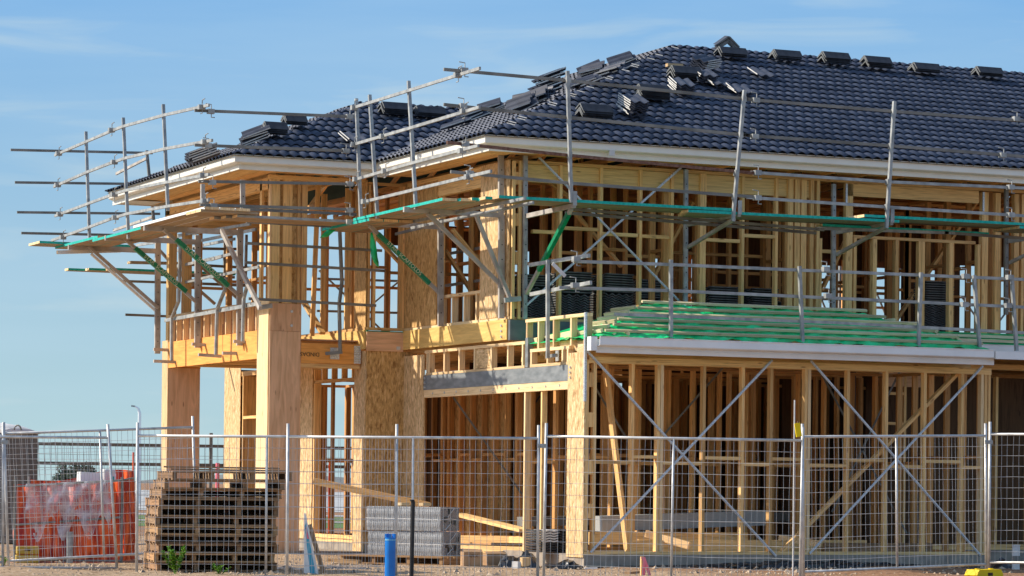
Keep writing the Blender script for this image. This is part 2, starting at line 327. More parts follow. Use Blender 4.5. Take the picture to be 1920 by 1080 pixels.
def hills():
    mb = MB(); n = 90; rng = random.Random(5)
    for i in range(n+1):
        a = -1300+2600*i/n; p = CAM+dv*3600+r0*a; h = 6+5*math.sin(i*.21)+3*math.sin(i*.57+1)+rng.uniform(-.8, .8)
        for dd, hh in ((-120, GZ-1), (0, max(2, h)), (300, GZ-1)):
            q = p+dv*dd; mb.v.append((q.x, q.y, hh))
    for i in range(n):
        for j in range(2):
            a = i*3+j; mb.face((a, a+3, a+4, a+1), [(0, 0)]*4)
    tag(fixn(obj('hills', mb, 'hill', smooth=True)), kind='structure')
hills()
def gravel():
    mb = MB(); rng = random.Random(9)
    for i in range(5200):
        px = rng.uniform(0, 1900); py = rng.uniform(1030, 1079)
        p = P(px, py, 'Z', GZ)
        if p.x > -.7 and p.y > -.02 and p.x < 14: continue
        r = rng.uniform(.010, .026) if rng.random() > .05 else rng.uniform(.03, .065)
        k = len(mb.v); q = [(1, 0, 0), (0, 1, 0), (-1, 0, 0), (0, -1, 0), (0, 0, .8)]
        an = rng.uniform(0, 6.3)
        for x, y, z in q:
            s = r*rng.uniform(.7, 1.3); mb.v.append((p.x+s*(x*math.cos(an)-y*math.sin(an)), p.y+s*(x*math.sin(an)+y*math.cos(an)), GZ-.004+s*z))
        for a in range(4): mb.face((k+a, k+(a+1) % 4, k+4), [(0, 0)]*3, 0 if rng.random() < .8 else 1)
    m1 = noisy('gravel_stone', (.34, .24, .15), (.60, .46, .32), .9, .95); m2 = noisy('gravel_dark', (.16, .12, .09), (.25, .2, .16), 3, .95)
    tag(obj('gravel', mb, [m1, m2]), 'loose crushed gravel scattered over the dirt in front of the slab', 'gravel', kind='stuff')
gravel()
# ================================================================== HOUSE
H = thing('timber_house', 'two storey timber framed house under construction with a dark tiled roof', 'house')
PIECES = {}
def pc(name, mb, mat, label=None): PIECES.setdefault(name, []).append((mb, mat, label))
def stud(x, y, z0, z1, wx=.045, wy=.09, mat='stud', name='stud'): pc(name, MB().box(x, x+wx, y, y+wy, z0, z1, ax='z'), mat)
def post(px, Yp, z0, z1, w=.045, mat='stud', d=.09): # right-hand picture edge of a stud in a wall along X
    x = P(px, 700, 'Y', Yp).x; stud(x-w, Yp, z0, z1, w, d, mat)
# --- slab
sl = MB(); sl.box(0, 6.56, 0, 3.2, GZ-.1, 0); sl.box(-.65, 14.5, 3.2, 13.6, GZ-.1, 0.0); 
pc('slab', sl, 'conc')
sl2 = MB(); sl2.box(-2.3, -.66, 6.6, 12.4, GZ-.1, GZ+.05); pc('slab', sl2, 'conc', 'lower porch slab')
# --- garage front wall (Y=0)
Z1 = 2.72
corner = MB(); corner.box(-.02, 0, 0, .54, .0-.04, 2.78); pc('osb_panel', corner, 'osb_pale')
pc('corner_strip', MB().box(-.03, -.021, -.012, .02, 2.1, 3.32, ax='z').box(-.03, 0, -.022, -.012, 2.1, 3.32, ax='z'), 'strap')
for x in (.0, .12): stud(x, 0.0, 0.04, Z1-.09)
for zz in (.5, 1.1, 1.75, 2.3): pc('nogging', MB().box(.045, .12, .01, .08, zz, zz+.2), 'stud')
stud(0, .45, .04, 2.7); stud(.0, .30, .04, 2.7)
for e, dbl in ((1190, 0), (1245, 1), (1324, 0), (1397, 0), (1450, 0), (1521, 1), (1594, 0), (1666, 0), (1738, 0), (1808, 0), (1858, 2)):
    for k in range(dbl+1): post(e-k*6.4, 0, .045, Z1-.09, mat='stud' if (e+k) % 3 else 'stud_pale')
pc('bottom_plate', MB().box(0, 6.56, 0, .09, .001, .045), 'stud')
pc('top_plate', MB().box(0, 6.56, 0, .09, Z1-.09, Z1-.045), 'stud'); pc('top_plate', MB().box(0.05, 6.56, 0.003, .087, Z1-.045, Z1), 'stud')
xs = [.12]+[P(e, 700, 'Y', 0).x-.045 for e in (1190, 1245, 1324, 1397, 1450, 1521, 1594, 1666, 1738, 1808, 1850)]
for i in range(len(xs)-1):
    zz = 1.33 if i % 2 else 1.25
    pc('nogging', MB().box(xs[i]+.045, xs[i+1], .004, .086, zz, zz+.045), 'stud')
def px3(a, b, ax, v): return P(a[0], a[1], ax, v), P(b[0], b[1], ax, v)
for a, b in (((1100, 657), (1455, 1043)), ((1448, 675), (1107, 1036)), ((1520, 676), (1838, 1041)), ((1843, 686), (1518, 1038))):
    p, q = px3(a, b, 'Y', -.016); d = (q-p)
    m_ = MB(); m_.bar(p, q, .008, .034, up=Vector((0, 1, 0)).cross(d)); m_.bar(p+Vector((0, -.009, 0)), q+Vector((0, -.009, 0)), .01, .012, up=Vector((0, 1, 0)).cross(d))
    pc('brace_strap', m_, 'strap')
p, q = px3((1795, 700), (1464, 1036), 'Y', .14); pc('diagonal_brace', MB().bar(p, q, .045, .09, up=(0, -1, 0)), 'stud')
p, q = P(1133, 674, 'Y', .45), P(1176, 1030, 'Y', .45); pc('diagonal_brace', MB().bar(p, q, .045, .12, up=(0, 1, 0)), 'stud')
# --- generic stud wall
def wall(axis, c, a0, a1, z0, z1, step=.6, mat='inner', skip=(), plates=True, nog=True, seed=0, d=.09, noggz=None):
    rng = random.Random(seed); a = a0; prev = None
    while a < a1+.01:
        if not any(s0 <= a <= s1 for s0, s1 in skip):
            if axis == 'X': stud(a, c, z0+.045, z1-.045, .045, d, mat)
            else: stud(c, a, z0+.045, z1-.045, d, .045, mat)
            if rng.random() < .3: 
                if axis == 'X': stud(a+.046, c+.002, z0+.045, z1-.045, .045, d-.004, mat)
                else: stud(c+.002, a+.046, z0+.045, z1-.045, d-.004, .045, mat)
            if nog and prev is not None:
                zz = (noggz or (z0+z1)/2)+rng.choice((-.04, .04))
                if axis == 'X': pc('nogging', MB().box(prev+.045, a, c+.003, c+d-.003, zz, zz+.045), mat)
                else: pc('nogging', MB().box(c+.003, c+d-.003, prev+.045, a, zz, zz+.045), mat)
            prev = a
        else: prev = None
        a += step
    if plates:
        for zz in (z0, z1-.045):
            if axis == 'X': pc('bottom_plate' if zz == z0 else 'top_plate', MB().box(a0, a1+.05, c+.001, c+d-.001, zz, zz+.045), mat)
            else: pc('bottom_plate' if zz == z0 else 'top_plate', MB().box(c+.001, c+d-.001, a0, a1+.05, zz, zz+.045), mat)
def sheet(axis, c, a0, a1, z0, z1, mat='osb', t=.012, name='osb_panel'):
    mb = MB()
    if axis == 'X': mb.box(a0, a1, c, c+t, z0, z1, ax='z')
    else: mb.box(c, c+t, a0, a1, z0, z1, ax='z')
    pc(name, mb, mat)
# --- ground floor left wall (X=0): lintel, cripples, posts
pc('steel_beam', MB().box(-.018, .0, .40, 5.80, 2.40, 2.62, ax='y'), 'steel_l', 'grey steel lintel over the wide left opening')
bo = MB()
for y in (.45, 5.72):
    for z in (2.44, 2.51, 2.58): pc('bolt', MB().tube([(-.019, y, z), (-.04, y, z)], .018, 6), 'strap')
pc('beam', MB().box(-.012, .06, .56, 5.80, 2.28, 2.397, ax='y'), 'stud_pale')
pc('beam', MB().box(.02, .09, .56, 5.80, 2.40, 2.62, ax='y'), 'stud')
hk = MB()
for i in range(11):
    y = .8+i*.46; hk.box(-.02, -.013, y, y+.045, 2.335, 2.343); hk.box(-.02, -.013, y+.02, y+.026, 2.32, 2.36)
pc('nail_plate', hk, 'strap')
pc('bottom_plate', MB().box(0, .09, 2.05, 5.75, 2.624, 2.66), 'stud_pale'); pc('top_plate', MB().box(0, .09, 2.05, 5.8, 2.965, 3.01), 'stud_pale')
for y in (5.68, 5.60, 5.0, 4.42, 3.84, 3.22, 2.62, 2.10):
    pc('stud', MB().box(0.0, .09, y, y+.045, 2.66, 2.965), 'stud_pale')
pc('osb_panel', MB().box(.02, .03, 3.25, 3.84, 2.67, 2.96), 'osb_pale')
stud(-.012, 1.91, 2.63, 3.05, .09, .09, 'steel_l', 'steel_post')
pc('bottom_plate', MB().box(0, .09, .545, 1.86, 2.624, 2.665), 'stud_pale'); pc('top_plate', MB().box(0, .09, .55, 1.86, 2.84, 2.885), 'stud_pale')
for y in (.58, .75, 1.25, 1.8): pc('stud', MB().box(.0, .09, y, y+.045, 2.665, 2.84), 'stud_pale')
for y in (.0, .48, 1.05, 1.56, 1.96): pc('stud', MB().box(.0, .09, y, y+.045, 2.885 if y > .4 else 2.79, 3.27), 'stud_pale')
pc('top_plate', MB().box(-.005, .095, 0, 2.02, 3.27, 3.315), 'stud_pale')
pc('osb_panel', MB().box(.01, .08, .05, .12, 2.79, 3.0), 'stud')
# post in the opening (px 980-998)
y = P(981, 900, 'X', 0).y; stud(0, y-.045, -.02, 2.28, .09, .045, 'stud_pale'); stud(.01, y-.6, 0, 2.28, .08, .045, 'stud')
# OSB pier: front face 690-783, left face 662-690
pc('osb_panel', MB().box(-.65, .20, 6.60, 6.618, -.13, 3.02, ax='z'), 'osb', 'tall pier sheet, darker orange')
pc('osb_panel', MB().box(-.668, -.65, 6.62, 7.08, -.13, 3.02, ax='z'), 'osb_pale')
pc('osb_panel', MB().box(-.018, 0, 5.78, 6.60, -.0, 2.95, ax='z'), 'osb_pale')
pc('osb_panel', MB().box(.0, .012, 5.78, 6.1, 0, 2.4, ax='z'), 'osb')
for a in (.0, .045): stud(a+.02, 6.08, 0, 2.7, .045, .045)
# --- ground floor wall X=-.65 behind porch
sheet('Y', -.668, 8.97, 9.66, .03, 2.93, 'osb_pale'); stud(-.65, 8.92, .03, 2.8, .12, .045); stud(-.64, 8.97, .03, 2.8, .09, .045)
pc('bottom_plate', MB().box(-.65, -.56, 7.08, 8.92, .002, .05), 'stud'); pc('bottom_plate', MB().box(-.65, -.56, 7.08, 8.92, .06, .12), 'stud')
for y0 in (7.2, 7.65, 8.1, 8.55): stud(-.65, y0, 2.62, 2.80, .09, .045)
pc('beam', MB().box(-.65, -.56, 7.08, 8.97, 2.57, 2.62), 'stud')
pc('top_plate', MB().box(-.65, -.56, 7.08, 13.5, 2.80, 2.88), 'stud')
sheet('Y', -.668, 12.61, 13.48, .03, 3.0, 'osb_pale'); stud(-.65, 12.5, 0, 2.8, .3, .045)
for y0 in (11.0, 11.6): stud(-.65, y0, 2.1, 2.8, .09, .045)
pc('beam', MB().box(-.65, -.56, 9.7, 12.5, 2.05, 2.1), 'stud')
# --- ground floor interior walls (dark depths)
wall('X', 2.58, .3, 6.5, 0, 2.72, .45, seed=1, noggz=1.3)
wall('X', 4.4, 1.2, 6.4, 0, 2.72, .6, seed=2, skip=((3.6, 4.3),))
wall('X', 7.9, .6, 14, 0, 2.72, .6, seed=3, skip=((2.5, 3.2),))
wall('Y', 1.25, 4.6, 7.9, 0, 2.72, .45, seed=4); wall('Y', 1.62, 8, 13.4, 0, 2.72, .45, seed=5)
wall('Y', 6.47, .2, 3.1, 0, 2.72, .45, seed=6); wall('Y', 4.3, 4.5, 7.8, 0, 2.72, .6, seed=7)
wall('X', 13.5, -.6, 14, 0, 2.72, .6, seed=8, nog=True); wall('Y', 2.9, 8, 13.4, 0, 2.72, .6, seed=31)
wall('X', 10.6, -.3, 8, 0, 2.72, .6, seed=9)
def slit(z0, z1, Yw, lst, x0, x1, mat='shade_ply'): # shade-coloured sheeting between openings given by picture columns
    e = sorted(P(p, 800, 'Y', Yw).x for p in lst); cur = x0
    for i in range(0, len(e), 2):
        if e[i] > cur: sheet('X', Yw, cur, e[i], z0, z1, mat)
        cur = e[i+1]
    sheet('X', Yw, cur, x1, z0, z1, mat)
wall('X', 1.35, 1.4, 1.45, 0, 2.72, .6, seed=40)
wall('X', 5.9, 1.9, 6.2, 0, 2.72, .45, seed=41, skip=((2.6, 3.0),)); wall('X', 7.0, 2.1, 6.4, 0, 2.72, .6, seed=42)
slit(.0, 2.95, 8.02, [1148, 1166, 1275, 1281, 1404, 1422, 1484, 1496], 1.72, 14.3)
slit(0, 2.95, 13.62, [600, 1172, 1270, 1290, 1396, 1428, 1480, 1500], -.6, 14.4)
sheet('Y', 1.345, 5.6, 7.9, 0, 2.72); wall('X', 3.3, 4.0, 6.3, 0, 2.72, .38, seed=50, nog=False); sheet('X', 4.5, 5.6, 6.4, 0, 2.72, 'shade_ply'); sheet('Y', 1.72, 8.1, 11.0, 0, 2.7, 'shade_ply')
# galvanised straps inside
for a, b, Yp in (((850, 745), (985, 935), 5.0), ((1112, 720), (1180, 830), 2.5), ((1355, 690), (1240, 820), 2.5), ((1540, 700), (1700, 1000), 2.5), ((1690, 690), (1560, 960), 2.5), ((1100, 620), (1000, 760), 8)):
    p, q = px3(a, b, 'Y', Yp); pc('brace_strap', MB().bar(p, q, .008, .03, up=Vector((0, 1, 0)).cross(q-p)), 'galvdark')
pc('waste_pipe', MB().tube([(6.0, 3.0, 0), (6.0, 3.0, 2.9)], .05, 8), 'rubber')
# --- set-back wall to the right (Y=3.2)
for x in (6.62, 7.05, 7.55, 8.15, 8.75, 9.35, 10, 10.6, 11.2): stud(x, 3.2, .09, 2.75, .09 if x < 7 else .045)
pc('bottom_plate', MB().box(6.6, 14, 3.2, 3.29, .045, .09), 'stud'); pc('bottom_plate', MB().box(6.6, 14, 3.201, 3.289, .002, .045), 'stud')
pc('beam', MB().box(6.6, 7.5, 3.2, 3.24, 2.55, 2.85), 'ply'); pc('nogging', MB().box(6.71, 7.05, 3.203, 3.287, 2.42, 2.465), 'stud'); pc('nogging', MB().box(6.71, 7.05, 3.203, 3.287, 1.95, 1.995), 'stud')
sheet('X', 3.6, 6.6, 14, 0, 2.75, 'shade_ply'); pc('top_plate', MB().box(6.6, 14, 3.2, 3.29, 2.86, 2.95), 'stud')
# --- floor of the upper storey, joists
fj = MB(); fj.box(.1, 14.2, 2.62, 13.6, 3.30, 3.325); pc('floor_deck', fj, 'ply')
fj = MB(); fj.box(-.62, .1, 6.7, 13.6, 3.30, 3.325); fj.box(-2.1, -.63, 6.85, 12.1, 3.17, 3.19); pc('floor_deck', fj, 'ply')
for i in range(26): pc('floor_joist', MB().box(.12+i*.54, .165+i*.54, 2.66, 13.5, 3.0, 3.29), 'stud')
for i in range(12): pc('floor_joist', MB().box(-2.1, -.6, 7.0+i*.44, 7.045+i*.44, 2.93, 3.16), 'stud')
for i in range(4): pc('ceiling_batten', MB().box(-2.1, -.7, 7.3+i*1.3, 7.4+i*1.3, 2.885, 2.92), 'stud')
for i in range(9): pc('ceiling_batten', MB().box(.15, 6.4, .3+i*.27, .335+i*.27, 2.73, 2.80), 'stud')
# garage roof trusses (under the green roof)
for i in range(11):
    x = .45+i*.57; mb = MB(); mb.box(x, x+.035, .0, 2.5, 2.80, 2.89, ax='y'); k = min(1, (x+.1)/1.4, (6.3-x)/1.4)
    mb.bar((x+.017, -.33, 2.87), (x+.017, -.4+1.35*k, 2.86+.545*k), .035, .09); mb.bar((x+.017, 2.4, 2.86), (x+.017, 2.4-1.35*k, 2.86+.545*k), .035, .09)
    pc('roof_truss', mb, 'stud')
pc('beam', MB().bar((.1, .1, 2.86), (.1, 1.8, 2.98), .045, .14).bar((.1, .5, 3.06), (.1, 2.0, 3.0), .045, .09), 'stud_pale')
pc('beam', MB().bar((.04, .35, 2.80), (.3, -.3, 2.99), .045, .09).bar((.2, .55, 2.83), (.5, -.3, 3.02), .045, .09), 'stud_pale')
# --- band round the upper floor
pc('beam', MB().box(-.05, -.005, 2.58, 6.60, 3.05, 3.345, ax='y'), 'yellow', 'pale yellow edge beam with the shadow of the scaffold')
pc('steel_beam', MB().box(-.03, 7.0, 2.50, 2.57, 3.04, 3.335, ax='x'), 'steel', 'dark grey steel beam at the upper corner')
bo = MB()
for z in (3.1, 3.18, 3.26): pc('bolt', MB().tube([(-.051, 2.75, z), (-.068, 2.75, z)], .02, 6), 'strap')
pc('beam', MB().box(-.66, -.05, 6.57, 6.60, 3.02, 3.32, ax='x'), 'ply'); pc('flashing', MB().box(-.665, -.05, 6.56, 6.61, 3.322, 3.335), 'green')
pc('nail_plate', MB().box(-.16, -.10, 6.562, 6.57, 3.05, 3.10), 'offwhite')
pc('beam', MB().box(-.70, -.655, 6.62, 12.2, 3.05, 3.345, ax='y'), 'yellow')
pc('bottom_plate', MB().box(-.68, -.57, 6.62, 12.2, 3.347, 3.39), 'stud')
# --- upper floor left wall X=0, Y 2.58..6.6
U0, U1 = 3.39, 5.66
pc('bottom_plate', MB().box(-.02, .08, 2.58, 6.6, 3.347, 3.39), 'stud_pale')
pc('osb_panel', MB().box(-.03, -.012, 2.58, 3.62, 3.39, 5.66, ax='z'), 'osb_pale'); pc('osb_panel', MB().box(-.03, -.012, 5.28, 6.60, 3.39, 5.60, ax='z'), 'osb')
for y in (2.6, 3.0, 3.55, 5.22, 5.3, 5.8, 6.2, 6.53): stud(-.01, y, U0, U1, .09, .045, 'stud')
pc('stud', MB().box(-.02, .07, 5.14, 5.22, U0, 3.82), 'stud_pale')
for y in (3.75, 4.2, 4.65, 5.1): pc('stud', MB().box(-.02, .07, y, y+.045, U0, 3.78), 'stud_pale')
pc('beam', MB().box(-.022, .072, 3.62, 5.2, 3.78, 3.825), 'stud_pale')
pc('beam', MB().box(-.02, .07, 2.6, 6.55, 5.35, 5.66, ax='y'), 'stud')
# corner stud pack on front face
for i, x in enumerate((0.0, .10)): stud(x-.0, 2.52, U0-.04, 5.64, .045, .045, 'green_pine')
for z in (3.5, 4.15, 4.7, 5.3): pc('nogging', MB().box(.045, .10, 2.53, 2.58, z, z+.18), 'stud')
# --- upper front wall Y=2.6 (picture columns of right-hand edges)
pc('bottom_plate', MB().box(0, 7, 2.57, 2.66, 3.336, 3.38), 'green_pine')
for e, wd, z0, z1 in ((1051, .045, U0, 5.62), (1127, .045, U0, 5.62), (1201, .045, U0, 5.62), (1260, .045, U0, 5.62), (1321, .1, U0, 5.62), (1393, .045, U0, 5.62), (1456, .045, U0, 5.62),
                      (1484, .09, U0, 5.62), (1497, .09, U0, 5.62), (1509, .09, U0, 5.62), (1523, .06, U0, 5.62), (1534, .05, U0, 5.62), (1539, .04, U0, 4.75), (1596, .12, U0, 5.6), (1604, .05, U0, 4.78),
                      (1642, .07, U0, 4.78), (1683, .06, U0, 4.78), (1732, .11, U0, 4.78), (1786, .08, U0, 4.78), (1836, .05, U0, 4.78), (1850, .11, U0, 5.6), (1873, .09, U0, 5.6), (1908, .09, U0, 5.6), (1918, .05, U0, 5.6), (1945, .05, U0, 5.6), (2000, .05, U0, 5.6)):
    post(e, 2.6, z0, z1, wd, 'green_pine' if e in (1201, 1393) else 'stud')
pc('top_plate', MB().box(.0, 14, 2.6, 2.69, 5.62, 5.665), 'stud'); pc('beam', MB().box(.15, 5.0, 2.65, 2.69, 5.36, 5.615), 'green_pine')
pc('beam', MB().box(5.6, 8.0, 2.6, 2.66, 5.42, 5.615), 'stud'); pc('beam', MB().box(5.75, 7.95, 2.603, 2.687, 4.78, 4.825), 'stud'); pc('top_plate', MB().box(7.0, 14, 2.6, 2.69, 3.36, 3.40), 'stud')
ns = [(1000, 1041, 433), (1051, 1116, 427), (1127, 1190, 438), (1201, 1249, 442), (1321, 1381, 449), (1393, 1447, 441), (1539, 1578, 470)]
for a, b, y in ns:
    p, q = px3((a, y), (b, y), 'Y', 2.64); z = (p.z+q.z)/2; pc('nogging', MB().box(p.x-.02, q.x+.04, 2.605, 2.685, z-.04, z+.01), 'green_pine')
for a, b in (((1003, 287), (1280, 571)), ((1286, 306), (975, 583))):
    p, q = px3(a, b, 'Y', 2.56); mb = MB().bar(p, q, .008, .032, up=Vector((0, 1, 0)).cross(q-p)); mb.bar(p+Vector((0, -.009, 0)), q+Vector((0, -.009, 0)), .01, .012, up=Vector((0, 1, 0)).cross(q-p)); pc('brace_strap', mb, 'strap')
nb = MB()
for e in (1586, 1843): 
    p = P(e, 350, 'Y', 2.585); pc('nail_plate', MB().box(p.x, p.x+.03, 2.58, 2.598, 5.3, 5.6), 'strap')
# interior of the upper floor
wall('X', 5.2, .5, 14, 3.33, 5.66, .6, seed=11, skip=((6.1, 8.2),), noggz=4.4); wall('X', 8.2, -.3, 14, 3.33, 5.66, .6, seed=12, skip=((1.0, 1.7), (4.6, 5.8)), noggz=4.4)
wall('Y', 2.6, 2.8, 5.2, 3.33, 5.66, .45, seed=13, skip=((3.5, 4.3),)); wall('Y', 1.1, 5.3, 8.2, 3.33, 5.66, .6, seed=14)
wall('Y', 5.0, 2.8, 4.0, 3.33, 5.66, .6, seed=15); wall('Y', 8.3, 2.8, 13, 3.33, 5.66, .6, seed=16)
wall('X', 13.5, -.6, 14, 3.33, 5.66, .6, seed=17, noggz=4.45)
wall('Y', -.63, 9.9, 13.4, 3.39, 5.66, .75, seed=19, noggz=4.4); wall('X', 12.1, -2.1, -.7, 3.4, 5.66, .5, seed=20, noggz=4.3)
def slitu(z0, z1, Yw, lst, x0, x1):
    e = sorted(P(p, 520, 'Y', Yw).x for p in lst); cur = x0
    for i in range(0, len(e), 2):
        if e[i] > cur+.05: sheet('X', Yw, cur, e[i], z0, z1, 'shade_ply')
        cur = e[i+1]
    if x1 > cur: sheet('X', Yw, cur, x1, z0, z1, 'shade_ply')
wall('X', 4.1, 1.4, 5.4, 3.33, 5.66, .6, seed=43, noggz=4.5); wall('X', 6.7, .6, 9.5, 3.33, 5.66, .6, seed=44, skip=((6, 7),), noggz=4.3)
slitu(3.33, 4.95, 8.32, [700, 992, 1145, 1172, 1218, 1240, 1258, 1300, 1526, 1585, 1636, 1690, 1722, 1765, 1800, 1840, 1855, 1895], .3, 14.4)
sheet('X', 8.32, 1.9, 14.4, 4.95, 5.66, 'shade_ply'); sheet('Y', 2.7, 4.4, 5.1, 3.33, 5.6, 'shade_ply'); sheet('X', 13.62, 2.4, 14.4, 5.3, 5.7, 'shade_ply')
for a, b, Yp in (((1000, 316), (1070, 372), 3.2), ((1075, 395), (1165, 500), 4.2), ((1298, 380), (1225, 520), 4.0), ((1850, 350), (1680, 600), 4.5), ((1600, 420), (1540, 545), 4.2), ((700, 440), (775, 520), 7.4), ((835, 470), (912, 590), 5.4), ((848, 430), (905, 500), 5.2), ((1140, 470), (1180, 540), 5.0)):
    p, q = px3(a, b, 'Y', Yp); pc('diagonal_brace', MB().bar(p, q, .045, .09, up=(0, 1, 0)), 'stud')
# --- recess wall (Y=6.6, X -.65..0) and upper wall X=-.65
for x in (-.64, -.55): stud(x, 6.62, 3.39, 5.66, .045)
for x in (-.10, -.055): stud(x, 6.62, 3.39, 5.66, .045)
pc('bottom_plate', MB().box(-.65, -.02, 6.6, 6.7, 3.347, 3.39), 'stud'); pc('top_plate', MB().box(-.65, 0, 6.6, 6.69, 5.62, 5.66), 'stud')
pc('osb_panel', MB().box(-.668, -.655, 6.62, 7.12, 3.39, 5.66, ax='z'), 'osb', None); stud(-.65, 7.06, 3.39, 5.66, .09, .045)
for e in (605, 650): 
    y = P(e, 500, 'X', -.6).y; stud(-.62, y, 3.39, 5.66, .09, .045)
p, q = P(597, 340, 'X', -1.0), P(585, 630, 'X', -1.0); pc('diagonal_brace', MB().bar(p, q, .07, .045, up=(0, 1, 0)), 'stud'); pc('diagonal_brace', MB().bar(P(566, 560, 'X', -.9), P(605, 625, 'X', -.9), .09, .045), 'stud')
# --- porch: pillars, beams, balustrade frame
PXX = -2.2
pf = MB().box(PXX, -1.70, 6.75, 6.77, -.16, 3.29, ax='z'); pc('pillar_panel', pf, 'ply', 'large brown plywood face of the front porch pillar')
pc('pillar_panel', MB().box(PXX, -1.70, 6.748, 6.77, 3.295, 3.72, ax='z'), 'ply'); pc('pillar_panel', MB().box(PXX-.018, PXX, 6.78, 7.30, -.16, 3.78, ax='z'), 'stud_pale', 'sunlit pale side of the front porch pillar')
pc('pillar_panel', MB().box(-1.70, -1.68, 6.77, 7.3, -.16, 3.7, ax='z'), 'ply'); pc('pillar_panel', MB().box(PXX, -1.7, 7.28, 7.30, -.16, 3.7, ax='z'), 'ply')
bo = MB()
for z in (3.38, 3.60): pc('bolt', MB().tube([(-1.85, 6.748, z), (-1.85, 6.73, z)], .022, 8), 'strap')
for i, (x, wd, mt) in enumerate(((-2.22, .03, 'stud_pale'), (-2.185, .13, 'green_pine'), (-2.0, .15, 'green_pine'), (-1.76, .05, 'stud'), (-1.69, .09, 'stud'))):
    stud(x, 6.76, 3.725, 5.66, wd, .045, mt)
pc('osb_panel', MB().box(-2.19, -1.72, 6.81, 6.822, 3.725, 5.6, ax='z'), 'osb'); 
for y in (6.82, 7.2): stud(PXX, y, 3.725, 5.66, .045, .09, 'stud')
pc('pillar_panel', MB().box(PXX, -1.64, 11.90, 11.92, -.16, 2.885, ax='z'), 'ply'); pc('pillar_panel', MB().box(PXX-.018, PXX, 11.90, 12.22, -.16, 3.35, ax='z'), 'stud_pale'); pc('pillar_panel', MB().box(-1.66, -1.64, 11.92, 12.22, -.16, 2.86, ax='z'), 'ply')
for x in (PXX, -1.93): stud(x, 11.95, 3.3, 5.66, .14, .14, 'green_pine')
stud(-2.1, 12.0, 3.3, 5.66, .045, .09)
pc('beam', MB().box(PXX-.01, PXX+.05, 7.30, 11.9, 2.88, 3.32, ax='y'), 'orange', 'orange laminated beam along the left side of the porch')
pc('beam', MB().box(-1.68, -.70, 6.76, 6.82, 2.81, 3.12, ax='x'), 'orange'); pc('beam', MB().box(-1.68, -.70, 6.77, 6.86, 2.74, 2.80, ax='x'), 'stud')
pc('beam', MB().box(-2.2, -1.6, 12.0, 12.06, 2.88, 3.3, ax='x'), 'orange')
pc('nail_plate', MB().box(-.80, -.69, 6.745, 6.76, 2.82, 3.1), 'strap')
dots = MB(); 
for i in range(4):
    for j in range(7): dots.tube([(-.785+i*.026, 6.744, 2.85+j*.037), (-.785+i*.026, 6.74, 2.85+j*.037)], .005, 5)
pc('nail_plate', dots, 'dullyel')
pc('joist_hanger', MB().box(-1.20, -1.05, 6.748, 6.76, 2.88, 3.06), 'strap')
pc('top_plate', MB().box(PXX, PXX+.09, 7.35, 11.95, 3.735, 3.78), 'stud_pale')
for i in range(13): pc('stud', MB().box(PXX, PXX+.09, 7.4+i*.37, 7.435+i*.37, 3.325, 3.735, ax='z'), 'stud_pale')
pc('cladding_sheet', MB().box(PXX+.1, PXX+.115, 7.32, 11.95, 3.33, 3.74, ax='y'), 'ply')
# eave timbers over the porch
pc('beam', MB().box(-2.23, -.6, 6.752, 6.85, 5.64, 5.71), 'stud'); pc('beam', MB().box(-2.2, -2.1, 6.85, 12.2, 5.5, 5.68, ax='y'), 'stud'); pc('beam', MB().box(-2.2, -.6, 12.1, 12.2, 5.3, 5.68), 'stud')
pc('cladding_sheet', MB().poly([(-2.0, 11.0, 5.2), (-.6, 11.0, 5.2), (-.6, 11.0, 5.66), (-2.0, 11.0, 5.66)]), 'stud')
for i in range(9): pc('rafter', MB().bar((-2.85, 6.7+i*.68, 5.82), (-.1, 6.7+i*.68, 6.75 if 3 < i < 6 else 6.3-.12*abs(i-4)), .035, .1), 'stud')
for i in range(6): pc('rafter', MB().bar((-2.5+i*.45, 6.29, 5.83), (-2.5+i*.45, 6.2+min(3.2, .5+i*.45), 5.80+min(3.2, .5+i*.45)*.4), .035, .1), 'stud')
for i in range(5): pc('roof_truss', MB().box(-2.1+i*.3, -2.065+i*.3, 6.85, 12.1, 5.69, 5.78, ax='y'), 'stud')
for x0, x1, y0, y1 in ((-2.87, -2.2, 6.27, 12.68), (-2.2, -.6, 6.27, 6.76), (-.55, -.03, 2.1, 6.27), (-.55, 14.5, 2.1, 2.58)):
    n_ = 3
    for k in range(n_):
        if x1-x0 < y1-y0: a_ = x0+(x1-x0)*k/n_; pc('eave_board', MB().box(a_+.004, a_+(x1-x0)/n_-.004, y0, y1, 5.735+.003*(k % 2), 5.75, ax='y'), 'stud')
        else: a_ = y0+(y1-y0)*k/n_; pc('eave_board', MB().box(x0, x1, a_+.004, a_+(y1-y0)/n_-.004, 5.736+.003*(k % 2), 5.751, ax='x'), 'stud')
# main trusses
for i in range(24):
    x = .35+i*.6; k = min(1, (x+.55)/6.15); mb = MB()
    mb.box(x, x+.035, 2.2, 13.9, 5.70, 5.79, ax='y'); yr = 2.1+5.95*k; zr = 5.78+2.38*k
    mb.bar((x+.017, 2.1, 5.78), (x+.017, yr, zr), .035, .09); mb.bar((x+.017, 14.0, 5.78), (x+.017, 14.0-5.95*k, zr), .035, .09)
    if k > .3:
        for f in (.35, .7): mb.bar((x+.017, 2.1+5.95*k*f, 5.78), (x+.017, 2.1+5.95*k*f, 5.78+2.38*k*f), .035, .07); mb.bar((x+.017, 2.1+5.95*k*f, 5.78), (x+.017, 2.1+5.95*k*min(1, f+.3), 5.78+2.38*k*min(1, f+.3)), .035, .07)
    pc('roof_truss', mb, 'inner')
cb = MB(); cb.box(.5, 14.3, 5.5, 13.5, 5.80, 5.812); pc('ceiling_sheet', cb, 'ply')
